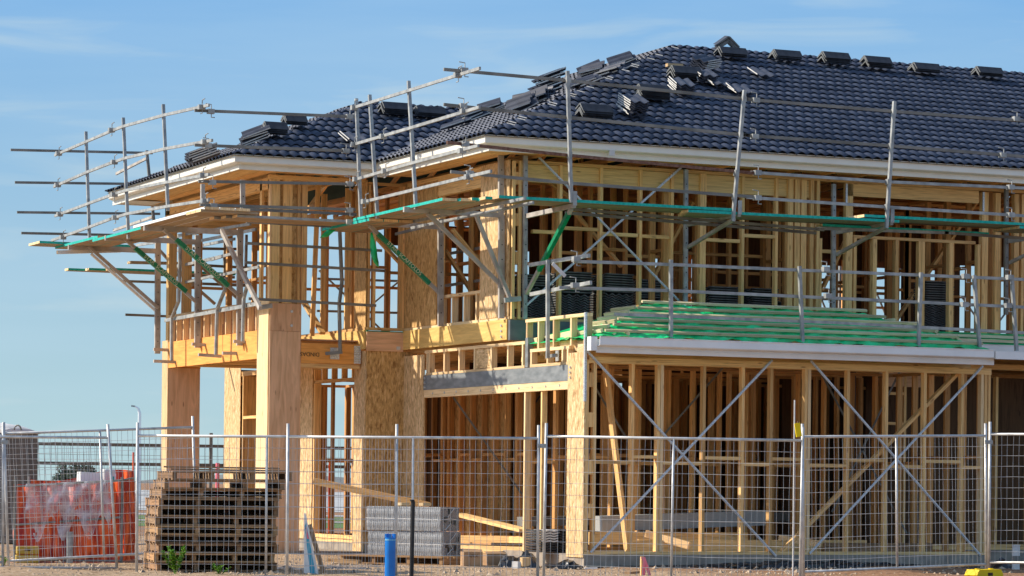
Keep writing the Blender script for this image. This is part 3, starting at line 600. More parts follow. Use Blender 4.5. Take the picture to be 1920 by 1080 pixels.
# --- fascia, gutters
def path_profile(path, prof, inw=None, closed_ends=True):
    mb = MB(); n = len(prof); k = 0; rings = []
    for i, (x, y) in enumerate(path):
        sx, sy = (1, 1) if inw is None else inw[i]; rings.append(len(mb.v))
        for dd, z in prof: mb.v.append((x+sx*dd, y+sy*dd, z))
    for a, b in zip(rings, rings[1:]):
        for j in range(n): mb.face((a+j, a+(j+1) % n, b+(j+1) % n, b+j), [(0, 0)]*4)
    mb.face(tuple(range(rings[0], rings[0]+n)), [(0, 0)]*n); mb.face(tuple(range(rings[-1]+n-1, rings[-1]-1, -1)), [(0, 0)]*n)
    return mb
EZ = 5.92
main = [(15, 1.95), (-.70, 1.95), (-.70, 6.12), (-3.02, 6.12), (-3.02, 12.85)]
gp = [(0, EZ), (0, EZ-.012), (.008, EZ-.016), (.008, EZ-.11), (.018, EZ-.122), (.10, EZ-.137), (.115, EZ-.137), (.115, EZ-.12), (.02, EZ-.105), (.018, EZ)]
g = path_profile(main, gp); pc('gutter', g, 'white', 'cream quad gutter along the main roof')
fp = [(.118, EZ-.03), (.118, EZ-.155), (.112, EZ-.16), (.112, EZ-.215), (.14, EZ-.215), (.14, EZ-.03)]
pc('fascia', path_profile(main, fp), 'white')
# back fascia
pc('fascia', MB().box(-2.9, -.2, 12.70, 12.73, 5.70, 5.9), 'white'); pc('fascia', MB().box(-2.88, -2.3, 12.0, 12.69, 5.715, 5.72), 'offwhite')
gz = 2.97
gpl = [(d_, z_-EZ+gz) for d_, z_ in gp]; fpl = [(d_-.0, z_-EZ+gz) for d_, z_ in fp]
pc('gutter', path_profile([(-.03, -.5), (6.28, -.5), (6.34, -.42), (6.34, .5)], gpl, [(0, 1), (-.35, 1), (-1, .35), (-1, 0)]), 'paint', 'white gutter of the low garage roof')
pc('fascia', path_profile([(-.02, -.5), (6.36, -.5)], [(a+.02, b-.0) for a, b in fpl], [(0, 1), (0, 1)]), 'paint')
pc('gutter', MB().box(-.13, -.035, -.42, -.30, gz-.19, gz), 'paint', 'white end block of the low gutter'); pc('gutter', MB().box(6.32, 6.9, -.47, -.35, gz-.13, gz-.02), 'paint'); 
rg = [(d_, z_-EZ+3.19) for d_, z_ in gp]; pc('gutter', path_profile([(5.6, 2.0), (15, 2.0)], rg, [(0, 1), (0, 1)]), 'paint'); pc('fascia', path_profile([(5.6, 2.0), (15, 2.0)], [(d_, z_-EZ+3.19) for d_, z_ in fp], [(0, 1), (0, 1)]), 'white')
tg = P(1147, 287, 'Y', 1.94); pc('fixing_clip', MB().box(tg.x-.045, tg.x+.045, 1.925, 1.945, tg.z-.04, tg.z+.04), 'offwhite')
# lower garage roof: sarking, battens
def RL(x, y): # height of the low roof
    return 2.96+.404*max(0, min(y+.4, x+.0+.0, 6.3-x, 1.4))
sk = MB(); rng = random.Random(4); nx_, ny_ = 70, 16
for j in range(ny_+1):
    for i in range(nx_+1):
        x = -.02+6.32*i/nx_; y = -.40+1.42*j/ny_; sag = .012*math.sin(i*1.7+j*.9)+.010*math.sin(i*.61+j*2.1)+rng.uniform(-.006, .006)
        sk.v.append((x, y, RL(x, y)+.018+sag))
for j in range(ny_):
    for i in range(nx_):
        a = j*(nx_+1)+i; sk.face((a, a+1, a+nx_+2, a+nx_+1), [(0, 0)]*4)
b0 = len(sk.v)
sk.poly([(1.4, 1.02, 3.53), (4.9, 1.02, 3.53), (6.3, 2.4, 2.96), (0, 2.4, 2.96)]); sk.poly([(0, 2.4, 2.96), (0, -.38, 2.96), (1.4, 1.0, 3.53)]); sk.poly([(6.3, -.38, 2.96), (6.3, 2.4, 2.96), (4.9, 1.0, 3.53)])
pc('sarking', sk, 'sark', 'wrinkled bright green sarking on the low roof')
for k in range(6):
    yy = -.27+k*.248; h = yy+.4; xa, xb = h+.02, 6.3-h-.0; z = 2.96+.404*h+.05
    if k in (1, 4): xm = xa+1.9+k*.3; segs = ((xa, xm), (xm+.01, xb))
    else: segs = ((xa-.03*(k % 3), xb+.05),)
    for s0, s1 in segs: pc('batten', MB().bar((s0, yy, z+rng.uniform(-.006, .006)), (s1+rng.uniform(-.08, .12), yy+rng.uniform(-.03, .03), z+rng.uniform(-.006, .012)), .045, .032, up=(0, -.37, .93)), 'batten')
for k in range(6):
    xx = .12+k*.2; z = 2.96+.404*xx+.055; pc('batten', MB().bar((xx, xx-.36, z), (xx, xx+.4, z), .04, .045, up=(-.37, 0, .93)), 'batten')
for k in range(5):
    xx = 6.18-k*.22; z = 2.96+.404*(6.3-xx)+.055; pc('batten', MB().bar((xx, 6.3-xx-.36, z), (xx, 6.3-xx+.3, z), .04, .045, up=(.37, 0, .93)), 'batten')
# right low roof
s2 = MB().poly([(5.6, 2.08, 3.2), (15, 2.08, 3.2), (15, 2.6, 3.40), (5.6, 2.6, 3.40)]); pc('sarking', s2, 'sark')
for yy in (2.14, 2.34): pc('batten', MB().bar((5.9, yy, 3.2+(yy-2.08)*.385+.03), (14.5, yy, 3.2+(yy-2.08)*.385+.03), .04, .045), 'batten')
# --- main roof
TP = R_(22)
def slope(O, e, h, length, run, clips, per=.163, ns=10, course=.325, detail=True):
    O = Vector(O); e = Vector(e); h = Vector(h); up = h*math.cos(TP)+ZZ*math.sin(TP); n = -h*math.sin(TP)+ZZ*math.cos(TP)
    bm = bmesh.new(); nc = int(run/math.cos(TP)/course)+1; cols = int(length/per)*ns; rng = random.Random(int(O.x*10+O.y*7))
    def wv(s): return abs(math.cos(math.pi*s/per))
    for i in range(nc):
        t0 = i*course-.04; t1 = t0+course+.05; sh = (i % 2)*0.0; rows = [[], [], []]; jit = rng.uniform(-.004, .004)
        for c in range(cols+1):
            s = c*per/ns; j2 = rng.uniform(-.003, .003) if c % ns == 0 else 0; x = O+e*s; wz = wv(s)
            rows[0].append(bm.verts.new(x+up*(t0+jit+j2)+n*(.044*wz+.008))); rows[1].append(bm.verts.new(x+up*t1+n*(.030*wz-.004))); rows[2].append(bm.verts.new(x+up*(t0+.003+jit+j2)+n*(.044*wz+.000)))
        for c in range(cols):
            bm.faces.new((rows[0][c], rows[0][c+1], rows[1][c+1], rows[1][c])).smooth = True
            f = bm.faces.new((rows[2][c], rows[2][c+1], rows[0][c+1], rows[0][c])); f.material_index = 1
    for v in [O+up*-.03-n*.012]:
        a = [bm.verts.new(v), bm.verts.new(v+e*length), bm.verts.new(v+e*length+up*(run/math.cos(TP)+.03)), bm.verts.new(v+up*(run/math.cos(TP)+.03))]
        f = bm.faces.new(a); f.material_index = 2
    top = run/math.cos(TP)
    clips = list(clips)+[((O+up*(top+.01)), tuple(h))]
    for co, no in clips:
        bmesh.ops.bisect_plane(bm, geom=bm.verts[:]+bm.edges[:]+bm.faces[:], plane_co=co, plane_no=no, clear_outer=True)
    return bm
def bmobj(name, bms, mats, parent):
    me = bpy.data.meshes.new(name); bm = bms[0]
    tmp = []
    for b in bms[1:]:
        t = bpy.data.meshes.new('t'); b.to_mesh(t); bm.from_mesh(t); bpy.data.meshes.remove(t); b.free()
    bm.to_mesh(me); bm.free()
    for x in mats: me.materials.append(M[x])
    o = bpy.data.objects.new(name, me); COL.objects.link(o); o.parent = parent; return o
M['nose_shade'] = noisy('tile_nose_shade', (.012, .013, .018), (.03, .03, .035), 20, .7)  # front lip of each course coloured near-black as the shadow below it
RM = ['tile', 'nose_shade', 'sarkdark']
W = 6.15
b1 = slope((-.95, 1.95, EZ), (1, 0, 0), (0, 1, 0), 15.6, W, [((-.7, 1.95, 0), (-1, 1, 0))])
b2 = slope((-.70, 14.3, EZ), (0, -1, 0), (1, 0, 0), 12.4, W, [((-.7, 1.95, 0), (1, -1, 0)), ((-.7, 6.12, 0), (-1, 1, 0)), ])
b3 = slope((-.70, 14.3, EZ), (0, -1, 0), (1, 0, 0), 12.4, W, [((-.7, 6.12, 0), (1, -1, 0)), ((2.62, 0, 0), (-1, 0, 0)), ((-.7, 14.25, 0), (1, 1, 0))], per=.163, ns=4)
b4 = slope((15, 14.25, EZ), (-1, 0, 0), (0, -1, 0), 15.8, W, [((-.7, 14.25, 0), (-1, -1, 0))], per=.3, ns=2)
rf = bmobj('roof', [b1, b2, b3, b4], RM, H); tag(rf, 'large dark blue tiled main roof')
b5 = slope((-3.3, 6.12, EZ), (1, 0, 0), (0, 1, 0), 6.3, 3.36, [((-3.02, 6.12, 0), (-1, 1, 0)), ((-.7, 6.12, 0), (1, -1, 0))])
b6 = slope((-3.02, 13, EZ), (0, -1, 0), (1, 0, 0), 7.2, 3.36, [((-3.02, 6.12, 0), (1, -1, 0)), ((-3.02, 12.84, 0), (1, 1, 0))])
b7 = slope((3.2, 12.84, EZ), (-1, 0, 0), (0, -1, 0), 6.3, 3.36, [((-3.02, 12.84, 0), (-1, -1, 0)), ((-.7, 12.84, 0), (1, 1, 0))], per=.3, ns=2)
rp = bmobj('roof', [b5, b6, b7], RM, H); tag(rp, 'smaller dark tiled roof over the porch')
# pale bits of cut tile along the hip
ch = MB(); rng = random.Random(12)
for i in range(19):
    t = .3*i+.35; p = Vector((-.7+t+.10, 1.95+t-.1, EZ+t*.404+.075)); 
    if rng.random() < .75:
        for k in range(rng.choice((1, 2, 2))): pc('cut_tile_edge', MB().bar(p+Vector((.02*k, 0, .03*k)), p+Vector((.09+.02*k, -.09, -.035+.03*k)), .02, .014), 'tileedge')
# --- text on the porch beam and a strap mark
_p = P(581, 664, 'Y', 6.757); text('DINDAS', .088, 'ink', H, frame4(_p, (-1, 0, 0), (0, 0, -1)), 'beam_lettering')
# flush pieces
def flush():
    for nm, lst in PIECES.items():
        lst.sort(key=lambda t: t[1] in ('inner', 'shade_ply'))
        cap = 100 if len(lst) > 100 else len(lst)
        for mb, mat, lab in lst[:cap]:
            o = obj(nm, mb, mat, H)
            if lab: o['label'] = lab
        if len(lst) > cap:
            mats = []; tot = MB()
            for mb, mat, lab in lst[cap:]:
                if mat not in mats: mats.append(mat)
                mb.mi = [mats.index(mat)]*len(mb.f); tot.ext(mb)
            o = obj(nm, tot, mats, H); o['kind'] = 'stuff'
flush()
fixl = [o for o in bpy.data.objects if o.parent == H and o.name.split('.')[0] in ('gutter', 'fascia')]
for o in fixl: fixn(o)
# ================================================================== SCAFFOLDS
def rail(root, pts, mat='galv', s=.037, name='guardrail', hooks=()):
    mb = MB()
    for a, b in zip(pts, pts[1:]): mb.bar(a, b, s*.8, s*1.15)
    return obj(name, mb, mat, root)
def coupler(root, p, ax='x'):
    mb = MB(); p = Vector(p); mb.box(p.x-.05, p.x+.05, p.y-.04, p.y+.04, p.z-.035, p.z+.035)
    h = Vector((.0, -.03, .03)); s = Vector((.09, 0, 0)) if ax == 'x' else Vector((0, .12, 0))
    mb.tube([p+h, p+h+Vector((0, 0, .07)), p+h+Vector((0, 0, .08))-s], .008, 5); mb.tube([p+Vector((0, -.03, -.03)), p+Vector((0, -.03, -.09)), p+Vector((0, -.03, -.09))+s*.6], .008, 5)
    return obj('coupler', mb, 'galv', root)
def std(root, a, b, mat='galv', s=.046):
    mb = MB().bar(a, b, s, s, up=(0, 1, 0)); d = (b-a).normalized()
    return obj('standard', mb, mat, root)
def wpost(root, a, b, mat='galv', w=.085):
    o = obj('wall_post', MB().bar(a, b, w, .05, up=(0, 1, 0)), mat, root)
    hl = MB(); n = int((a-b).length/.2)
    for i in range(1, n): 
        p = a.lerp(b, i/n)+Vector((0, -.027, 0)); hl.tube([p, p+Vector((0, -.003, 0))], .01, 6)
    obj('pin_hole', hl, 'rubber', o) if n > 1 else None
    return o
def clip_post(root, p, ax):
    p = Vector(p); mb = MB(); mb.box(p.x-.025, p.x+.025, p.y-.035, p.y+.035, p.z-.04, p.z+.04); return obj('post_clip', mb, 'galv', root)
def sleeve(root, a, b, w=.062, letters=True):
    a = Vector(a); b = Vector(b); o = obj('green_sleeve', MB().bar(a, b, w, w, up=(0, 1, 0)), 'green', root)
    d = (b-a).normalized(); nrm = -dv; yv = nrm.cross(d)
    if letters: text('STAR  SCAFFOLDS', .088, 'letter', o, frame4(a.lerp(b, .5)-Vector((0, w*.5+.004, 0))*1.0, d, Vector((0, -1, 0)).cross(d)), 'sleeve_lettering')
# front scaffold, plane Y=.9
A = thing('scaffold', 'upper scaffold guard rails running along the long front wall below the main roof', 'scaffold', group='scaffolding on the house')
Yf = .9
for a, b in (((1064, 133), (1071, 380)), ((1396, 169), (1374, 415)), ((1677, 190), (1662, 428))): std(A, P(*a, 'Y', Yf-.05), P(*b, 'Y', Yf-.05))
for pts, mt in ((((832, 130), (1064, 151), (1412, 187)), 'galvdark'), (((1396, 186), (1677, 209), (1925, 227)), 'galvdark'), (((832, 196), (1064, 220), (1405, 254)), 'galvdark'), (((1390, 253), (1677, 274), (1925, 294)), 'galvdark'),
                (((838, 267), (1064, 291), (1418, 325)), 'rust'), (((1408, 323), (1665, 341), (1925, 353)), 'galv'), (((845, 322), (1064, 343), (1412, 369)), 'galvdark'), (((1400, 370), (1660, 388), (1925, 405)), 'galv')):
    rail(A, [P(*p, 'Y', Yf) for p in pts], mt)
for p in ((870, 132), (1417, 188), (1905, 223), (868, 199), (1415, 256), (1880, 291), (872, 270), (1420, 324), (1895, 351), (880, 325), (1420, 371), (1895, 403)): coupler(A, P(*p, 'Y', Yf-.02))
for p in ((1066, 151), (1067, 220), (1068, 291), (1070, 343), (1395, 186), (1389, 253), (1380, 324), (1377, 368), (1676, 209), (1670, 274), (1665, 341), (1663, 388)): clip_post(A, P(*p, 'Y', Yf-.03), 'x')
for px_, yt, yb in ((985, 292, 598), (1286, 318, 566), (1563, 345, 592), (1887, 350, 590)): wpost(A, P(px_, yt, 'Y', 2.46), P(px_-1, yb, 'Y', 2.46), 'galv' if px_ < 1800 else 'galvdark', .06)
for px_, yy, tx, ty in ((985, 397, 1078, 383), (1286, 428, 1378, 414), (1565, 440, 1660, 427), (1889, 462, 1985, 446)):
    x = P(px_, yy, 'Y', 2.46).x+.02; a = P(px_, yy, 'Y', 2.46); z = 4.86; obj('bracket_arm', MB().bar((x, 2.44, z-.02), (x, .84, z), .045, .065), 'brownpost', A)
    if px_ > 1000: obj('bracket_brace', MB().bar((x+.01, 2.44, z-.36), (x, .98, z-.05), .04, .05), 'brownpost', A); 
    obj('toe_clip', MB().box(x-.03, x+.03, .82, .835, z, z+.2), 'galv', A)
a, b = Vector((.2, .95, 4.83)), Vector((.2, 2.44, 3.72)); obj('bracket_brace', MB().bar(a, b, .05, .05), 'brownpost', A); sleeve(A, a.lerp(b, .06), a.lerp(b, .72))
rail(A, [P(1060, 391, 'Y', 1.4), P(1545, 431, 'Y', 1.4)], 'galvdark', name='ledger'); rail(A, [P(1060, 399, 'Y', 1.7), P(1530, 437, 'Y', 1.7)], 'galvdark', name='ledger')
rail(A, [P(1530, 428, 'Y', 1.4), P(1790, 437, 'Y', 1.4)], 'galv', name='ledger'); rail(A, [P(1770, 436, 'Y', 1.4), P(1925, 447, 'Y', 1.4)], 'galvdark', name='ledger')
# left scaffold of the main block, plane X=-1.5
B = thing('scaffold', 'scaffold on the sunlit left wall of the main block with three leaning standards', 'scaffold', group='scaffolding on the house')
Xl = -1.5
for a, b in (((668, 185), (677, 418)), ((693, 178), (708, 410)), ((766, 152), (780, 392))): std(B, P(*a, 'X', Xl), P(*b, 'X', Xl))
for a, mm_, b in (((660, 203), (766, 170), (900, 128)), ((660, 272), (766, 241), (899, 201)), ((665, 337), (772, 306), (897, 273)), ((680, 379), (776, 356), (921, 321))):
    rail(B, [P(*a, 'X', Xl-.05), P(*mm_, 'X', Xl-.05), P(*b, 'X', Xl-.05)], 'galv')
for p in ((664, 202), (858, 141), (718, 256), (870, 209), (722, 321), (866, 283), (878, 332), (664, 271), (668, 336), (684, 378)): coupler(B, P(*p, 'X', Xl-.06), 'y')
for pp, yt, yb in ((940, 404, 597), (826, 410, 612)):
    a = P(pp, yt, 'X', -.09); b = P(pp, yb, 'X', -.09); wpost(B, a, b, 'brownpost'); y = a.y
    obj('bracket_arm', MB().bar((-.06, y, 4.86), (-1.62, y-.0, 4.87), .05, .075), 'brownpost', B)
    c, d = Vector((-1.25, y, 4.83)), Vector((-.1, y, 3.86)); obj('bracket_brace', MB().bar(c, d, .05, .055), 'brownpost', B)
    if pp == 826: sleeve(B, c.lerp(d, .12), c.lerp(d, .86))
obj('bracket_brace', MB().bar(P(892, 402, 'Y', 2.5), P(957, 562, 'Y', 2.5), .05, .06, up=(0, 1, 0)), 'brownpost', B)
obj('bracket_arm', MB().bar(P(946, 563, 'Y', 2.45), P(976, 560, 'Y', 2.45), .05, .07), 'galv', B)
wpost(B, P(939, 292, 'X', -.09), P(940, 400, 'X', -.09), 'brownpost', .08)
rail(B, [P(690, 433, 'X', -.8), P(985, 372, 'X', -.8)], 'galv', name='ledger'); rail(B, [P(770, 428, 'X', -.6), P(1000, 380, 'X', -.6)], 'galv', name='ledger')
rail(B, [P(834, 477, 'X', .6), P(912, 463, 'X', .6)], 'galv'); rail(B, [P(834, 536, 'X', .6), P(912, 524, 'X', .6)], 'galv'); rail(B, [P(742, 439, 'X', -.3), P(790, 427, 'X', -.3)], 'galvdark', name='ledger')
# porch front scaffold, plane Y=5.2
Cc = thing('scaffold', 'scaffold rails across the porch front between its left corner and the main block', 'scaffold', group='scaffolding on the house')
for a, b in (((365, 207), (665, 219)), ((365, 272), (657, 283)), ((372, 340), (664, 345)), ((375, 384), (666, 393))): rail(Cc, [P(*a, 'Y', 5.2), P(*b, 'Y', 5.2)], 'galvdark')
for p in ((395, 209), (390, 273), (398, 342), (400, 386), (655, 219), (648, 283), (655, 345), (655, 394)): coupler(Cc, P(*p, 'Y', 5.2))
for a, b in (((461, 456), (716, 470)), ((460, 492), (722, 508)), ((466, 560), (705, 573))): rail(Cc, [P(*a, 'Y', 6.5), P(*b, 'Y', 6.5)], 'galvdark')
for a, b in (((462, 416), (640, 425)), ((455, 392), (668, 402))): rail(Cc, [P(*a, 'Y', 5.9), P(*b, 'Y', 5.9)], 'galvdark', name='ledger')
s3 = [P(637, 432, 'Y', 6.6), P(641, 530, 'Y', 6.6), P(636, 570, 'Y', 6.6), P(638, 660, 'Y', 6.6)]; obj('wall_post', MB().tube(s3, .032, 8), 'galvdark', Cc)
obj('bracket_arm', MB().bar(P(610, 663, 'Y', 6.68), P(642, 660, 'Y', 6.6), .05, .05), 'galvdark', Cc)
wpost(Cc, P(455, 337, 'Y', 6.6), P(455, 400, 'Y', 6.6), 'brownpost', .07); wpost(Cc, P(380, 345, 'Y', 6.6), P(380, 384, 'Y', 6.6), 'brownpost', .06)
obj('bracket_arm', MB().bar(P(656, 419, 'Y', 5.3), P(820, 425, 'Y', 6.2), .05, .07), 'brownpost', Cc) if False else None
obj('bracket_arm', MB().bar(P(602, 428, 'Y', 6.3), P(700, 432, 'Y', 6.3), .05, .075), 'brownpost', Cc)
# porch left scaffold, plane X=-3.8
Dd = thing('scaffold', 'scaffold hanging off the far left side of the porch with three tall leaning standards', 'scaffold', group='scaffolding on the house')
Xp = -3.8
for a, b in (((161, 247), (168, 453)), ((231, 221), (241, 448)), ((306, 196), (315, 395))): std(Dd, P(*a, 'X', Xp), P(*b, 'X', Xp))
for pts in (((103, 291), (161, 266), (215, 243)), ((205, 247), (231, 237), (307, 216), (392, 197)), ((101, 350), (163, 323), (217, 302)), ((205, 307), (233, 297), (309, 279), (398, 263)), ((103, 405), (165, 382), (217, 363)), ((207, 366), (236, 357), (311, 342), (392, 327)), ((97, 451), (167, 426), (217, 407)), ((207, 411), (238, 401), (313, 387), (392, 375))):
    rail(Dd, [P(*p, 'X', Xp-.05) for p in pts], 'galv')
for p in ((110, 288), (209, 244), (378, 201), (108, 347), (214, 304), (384, 266), (112, 402), (214, 365), (380, 329), (118, 445), (216, 408), (384, 377)): coupler(Dd, P(*p, 'X', Xp-.07), 'y')
for pp, yt, yb, arm in ((450, 429, 648, 1), (371, 441, 652, 1), (296, 456, 663, 1)):
    a = P(pp, yt, 'X', -2.27); b = P(pp-1, yb, 'X', -2.27); wpost(Dd, a, b, 'brownpost', .095)
    obj('bracket_arm', MB().bar((-2.22, a.y, 4.90), (-3.86, a.y-.03, 4.90), .05, .085), 'brownpost', Dd)
for pp, c, d, sl_ in ((450, (306, 430), (447, 553), ((330, 449), (428, 536))), (371, (233, 447), (371, 569), ((253, 465), (349, 547))), (296, (165, 461), (297, 578), None)):
    y = P(pp, 500, 'X', -2.27).y-.06; obj('bracket_brace', MB().bar(P(*c, 'Y', y), P(*d, 'Y', y), .05, .06, up=(0, 1, 0)), 'brownpost', Dd)
    if sl_: sleeve(Dd, P(*sl_[0], 'Y', y-.01), P(*sl_[1], 'Y', y-.01), .072)
y = P(296, 500, 'X', -2.27).y+.1; obj('bracket_brace', MB().bar(P(171, 476, 'Y', y), P(300, 590, 'Y', y), .04, .055, up=(0, 1, 0)), 'paint', Dd)
obj('bracket_brace', MB().bar(P(415, 432, 'X', -2.6), P(488, 578, 'X', -2.6), .05, .07), 'brownpost', Dd); obj('bracket_arm', MB().bar(P(483, 577, 'Y', 6.7), P(510, 573, 'Y', 6.7), .04, .07), 'galv', Dd)
rail(Dd, [P(310, 601, 'X', -2.36), P(487, 569, 'X', -2.36)], 'galv', .05, 'ledger'); 
for pts in (((338, 458), (335, 565), (322, 596), (322, 676)), ((424, 520), (421, 545), (407, 580), (405, 665)), ((465, 530), (457, 560), (455, 640))): obj('wall_post', MB().tube([P(*p, 'X', -2.42) for p in pts], .033, 8), 'galv', Dd)
for a, b, yv in (((288, 655), (330, 657), 11.9), ((288, 677), (333, 679), 11.5), ((360, 645), (402, 648), 9.9), ((372, 665), (415, 668), 9.0), ((438, 640), (482, 642), 7.9), ((417, 662), (463, 663), 8.3)):
    obj('bracket_arm', MB().bar(P(*a, 'Y', yv), P(*b, 'Y', yv), .05, .05), 'brownpost', Dd); obj('hanger_rod', MB().tube([P(b[0]+3, b[1]-60, 'Y', yv), P(b[0]+3, b[1]+10, 'Y', yv)], .009, 5), 'rust', Dd)
for (pa, pb) in (((316, 503), (400, 485)), ((395, 487), (455, 470)), ((315, 537), (400, 517)), ((395, 520), (497, 498)), ((320, 463), (480, 430)), ((300, 447), (470, 420))): rail(Dd, [P(*pa, 'X', -1.9), P(*pb, 'X', -1.9)], 'galv', .04, 'ledger')
for a, b in (((319, 503), (447, 473)), ((324, 445), (381, 435)), ((257, 460), (301, 453)), ((330, 470), (440, 448))): rail(Dd, [P(*a, 'X', -1.2), P(*b, 'X', -1.2)], 'galv', .04, 'ledger')
for a, b in (((362, 466), (447, 467)), ((356, 496), (480, 503)), ((380, 532), (470, 536)), ((300, 515), (440, 520))): rail(Dd, [P(*a, 'Y', 12.9), P(*b, 'Y', 12.9)], 'galvdark', .04, 'ledger')
for a, b in (((337, 512), (403, 570)), ((378, 501), (446, 560)), ((300, 470), (345, 520))): obj('bracket_brace', MB().bar(P(*a, 'Y', 12.7), P(*b, 'Y', 12.7), .045, .055, up=(0, 1, 0)), 'brownpost', Dd)
for a, b in (((421, 440), (421, 545)), ((462, 440), (460, 530)), ((352, 440), (350, 560)), ((485, 425), (484, 470))): std(Dd, P(*a, 'Y', 12.95), P(*b, 'Y', 12.95), 'galv', .045)
# far rear scaffold, plane Y=14
Ee = thing('scaffold', 'farthest scaffold with long dark rails sticking out past the rear left corner', 'scaffold', group='scaffolding on the house')
for a, b in (((20, 281), (286, 287)), ((28, 342), (262, 345)), ((32, 398), (300, 401)), ((40, 437), (230, 441)), ((230, 527), (480, 535)), ((235, 590), (312, 593))): rail(Ee, [P(*a, 'Y', 13.9), P(*b, 'Y', 13.9)], 'galvdark')
std(Ee, P(275, 282, 'Y', 13.8), P(289, 420, 'Y', 13.8), 'galvdark'); 
for a, b in (((218, 326), (275, 297)), ((213, 432), (286, 407))): rail(Ee, [P(*a, 'X', -3.0), P(*b, 'X', -3.0)], 'brownpost')
# scaffold frames seen through the rear windows
for e, (xa, xb) in enumerate(((595, 760), (1530, 1590), (1640, 1700), (1800, 1900))):
    Yb = 15.2; x0 = P(xa, 500, 'Y', Yb).x; x1 = P(xb, 500, 'Y', Yb).x
    for z in (3.6, 4.15, 4.75): rail(Ee, [(x0, Yb, z), (x1, Yb, z+.02)], 'galvdark')
    std(Ee, Vector((x0+.6, Yb+.1, 2.9)), Vector((x0+.62, Yb+.1, 5.6)), 'galvdark')
    mb = MB().bar((x0, Yb-.1, 4.9), (x1, Yb-.1, 3.4), .03, .03); obj('bracket_brace', mb, 'galvdark', Ee)
    mb = MB().bar((x0, Yb-.1, 3.4), (x1, Yb-.1, 4.9), .03, .03); obj('bracket_brace', mb, 'galvdark', Ee)
# low guard rail over the garage
G = thing('guard_rail', 'low galvanised guard rail standing over the green garage roof', 'guard rail')
Yg = -.28
for a, b in (((1258, 487), (1258, 640)), ((1499, 499), (1505, 648)), ((1727, 511), (1722, 655)), ((1826, 516), (1837, 655)), ((1897, 520), (1906, 658))): std(G, P(*a, 'Y', Yg), P(*b, 'Y', Yg))
for pts in (((1075, 490), (1258, 496), (1510, 507), (1920, 524)), ((1048, 539), (1258, 545), (1500, 556), (1920, 576)), ((1152, 589), (1560, 605)), ((1545, 604), (1920, 624))): rail(G, [P(*p, 'Y', Yg+.06) for p in pts], 'galv')
Xg = -.16
for pts in (((993, 497), (1105, 479)), ((995, 552), (1108, 530))): rail(G, [P(*p, 'X', Xg) for p in pts], 'galv', .045)
std(G, P(1027, 487, 'X', Xg-.05), P(1027, 672, 'X', Xg-.05)); obj('bracket_arm', MB().bar(P(1027, 668, 'X', Xg), P(1044, 666, 'X', -.1), .04, .045), 'galv', G); obj('bracket_plate', MB().bar(P(1045, 657, 'X', -.02), P(1045, 677, 'X', -.02), .10, .012, up=(1, 0, 0)), 'galv', G)
for p in ((1080, 486), (1078, 535), (1548, 505), (1552, 555), (1810, 518), (1808, 571), (1893, 520), (1890, 573)): coupler(G, P(*p, 'Y', Yg))
obj('bracket_plate', MB().bar(P(1036, 494, 'Y', -.3), P(1060, 518, 'Y', -.3), .05, .01, up=(0, 1, 0)), 'offwhite', G)
# --- planks: each board is its own thing
def plank(a, b, label, mat0='plank', edge='teal', w=.225, t=.04, endm=None):
    a = Vector(a); b = Vector(b)
    mb = MB().bar(a, b, w, t, mis=[0, 1, 0, 1, 2])
    o = obj('scaffold_plank', mb, [mat0, edge, 'stud_pale']); return tag(o, label, 'plank', 'scaffold planks')
rows = (('outermost', 0), ('middle', 1), ('innermost', 2))
for r, k in rows:
    y = .98+k*.24
    plank((-.95-.1*k, y, 4.93), (2.75, y, 4.925), f'{r} teal edged plank of the front deck, left run by the upper corner')
    plank((2.0+k*.1, y, 4.875), (5.5, y, 4.89), f'{r} teal edged plank of the front deck, lower middle run')
    plank((4.9, y, 4.945), (8.2+k*.1, y, 4.95), f'{r} teal edged plank of the front deck, upper right run with a pale end')
    plank((7.6, y, 4.90), (11, y, 4.90), f'{r} teal edged plank of the front deck, last run at the right')
plank((4.5, 1.5, 4.83), (7.4, 1.5, 4.83), 'short teal edged plank under the right run of the front deck')
for r, k in rows:
    x = -1.42+k*.24
    plank((x, 4.95, 4.90), (x, 1.5-.1*k, 4.92), f'{r} bright teal edged plank of the deck on the left wall of the main block')
    plank((x, 6.3, 4.85), (x, 4.3, 4.853), f'{r} short plank at the inner corner between porch and main block')
    y = 5.25+k*.24
    plank((-3.3-.1*k, y, 4.89), (-1.15, y, 4.89), f'{r} bare weathered plank of the deck in front of the porch', edge='galv')
    plank((-3.9, y-.1, 4.937), (-3.0, y-.1, 4.937), f'{r} short plank at the porch corner of the decks', edge='plank')
    x = -3.74+k*.24
    plank((x, 8.6, 4.96), (x, 5.0, 4.97), f'{r} pale edged plank on the left porch deck, near run', edge='paint')
    plank((x, 10.9, 4.908), (x, 8.2, 4.913), f'{r} teal edged plank on the left porch deck, middle run')
    plank((x, 13.2, 4.95), (x, 10.6, 4.95), f'{r} teal edged plank on the left porch deck, far run')
    y = 12.75+k*.24
    plank((-4.28, y, 4.99), (-2.6, y, 4.99), f'{r} green edged plank sticking out at the far left corner')
    plank((-2.9-.3*k, y+.5, 4.62), (-.6, y+.5, 4.62), f'{r} green edged plank of the lower far deck')
plank(P(107, 473, 'Y', 12.6), P(226, 470, 'Y', 12.6), 'white bare board hanging under the far left deck', mat0='offwhite', edge='offwhite', w=.08, t=.06)
plank(P(242, 492, 'Y', 13.2), P(330, 494, 'Y', 13.2), 'thick unpainted board below the lower far deck', edge='plank')
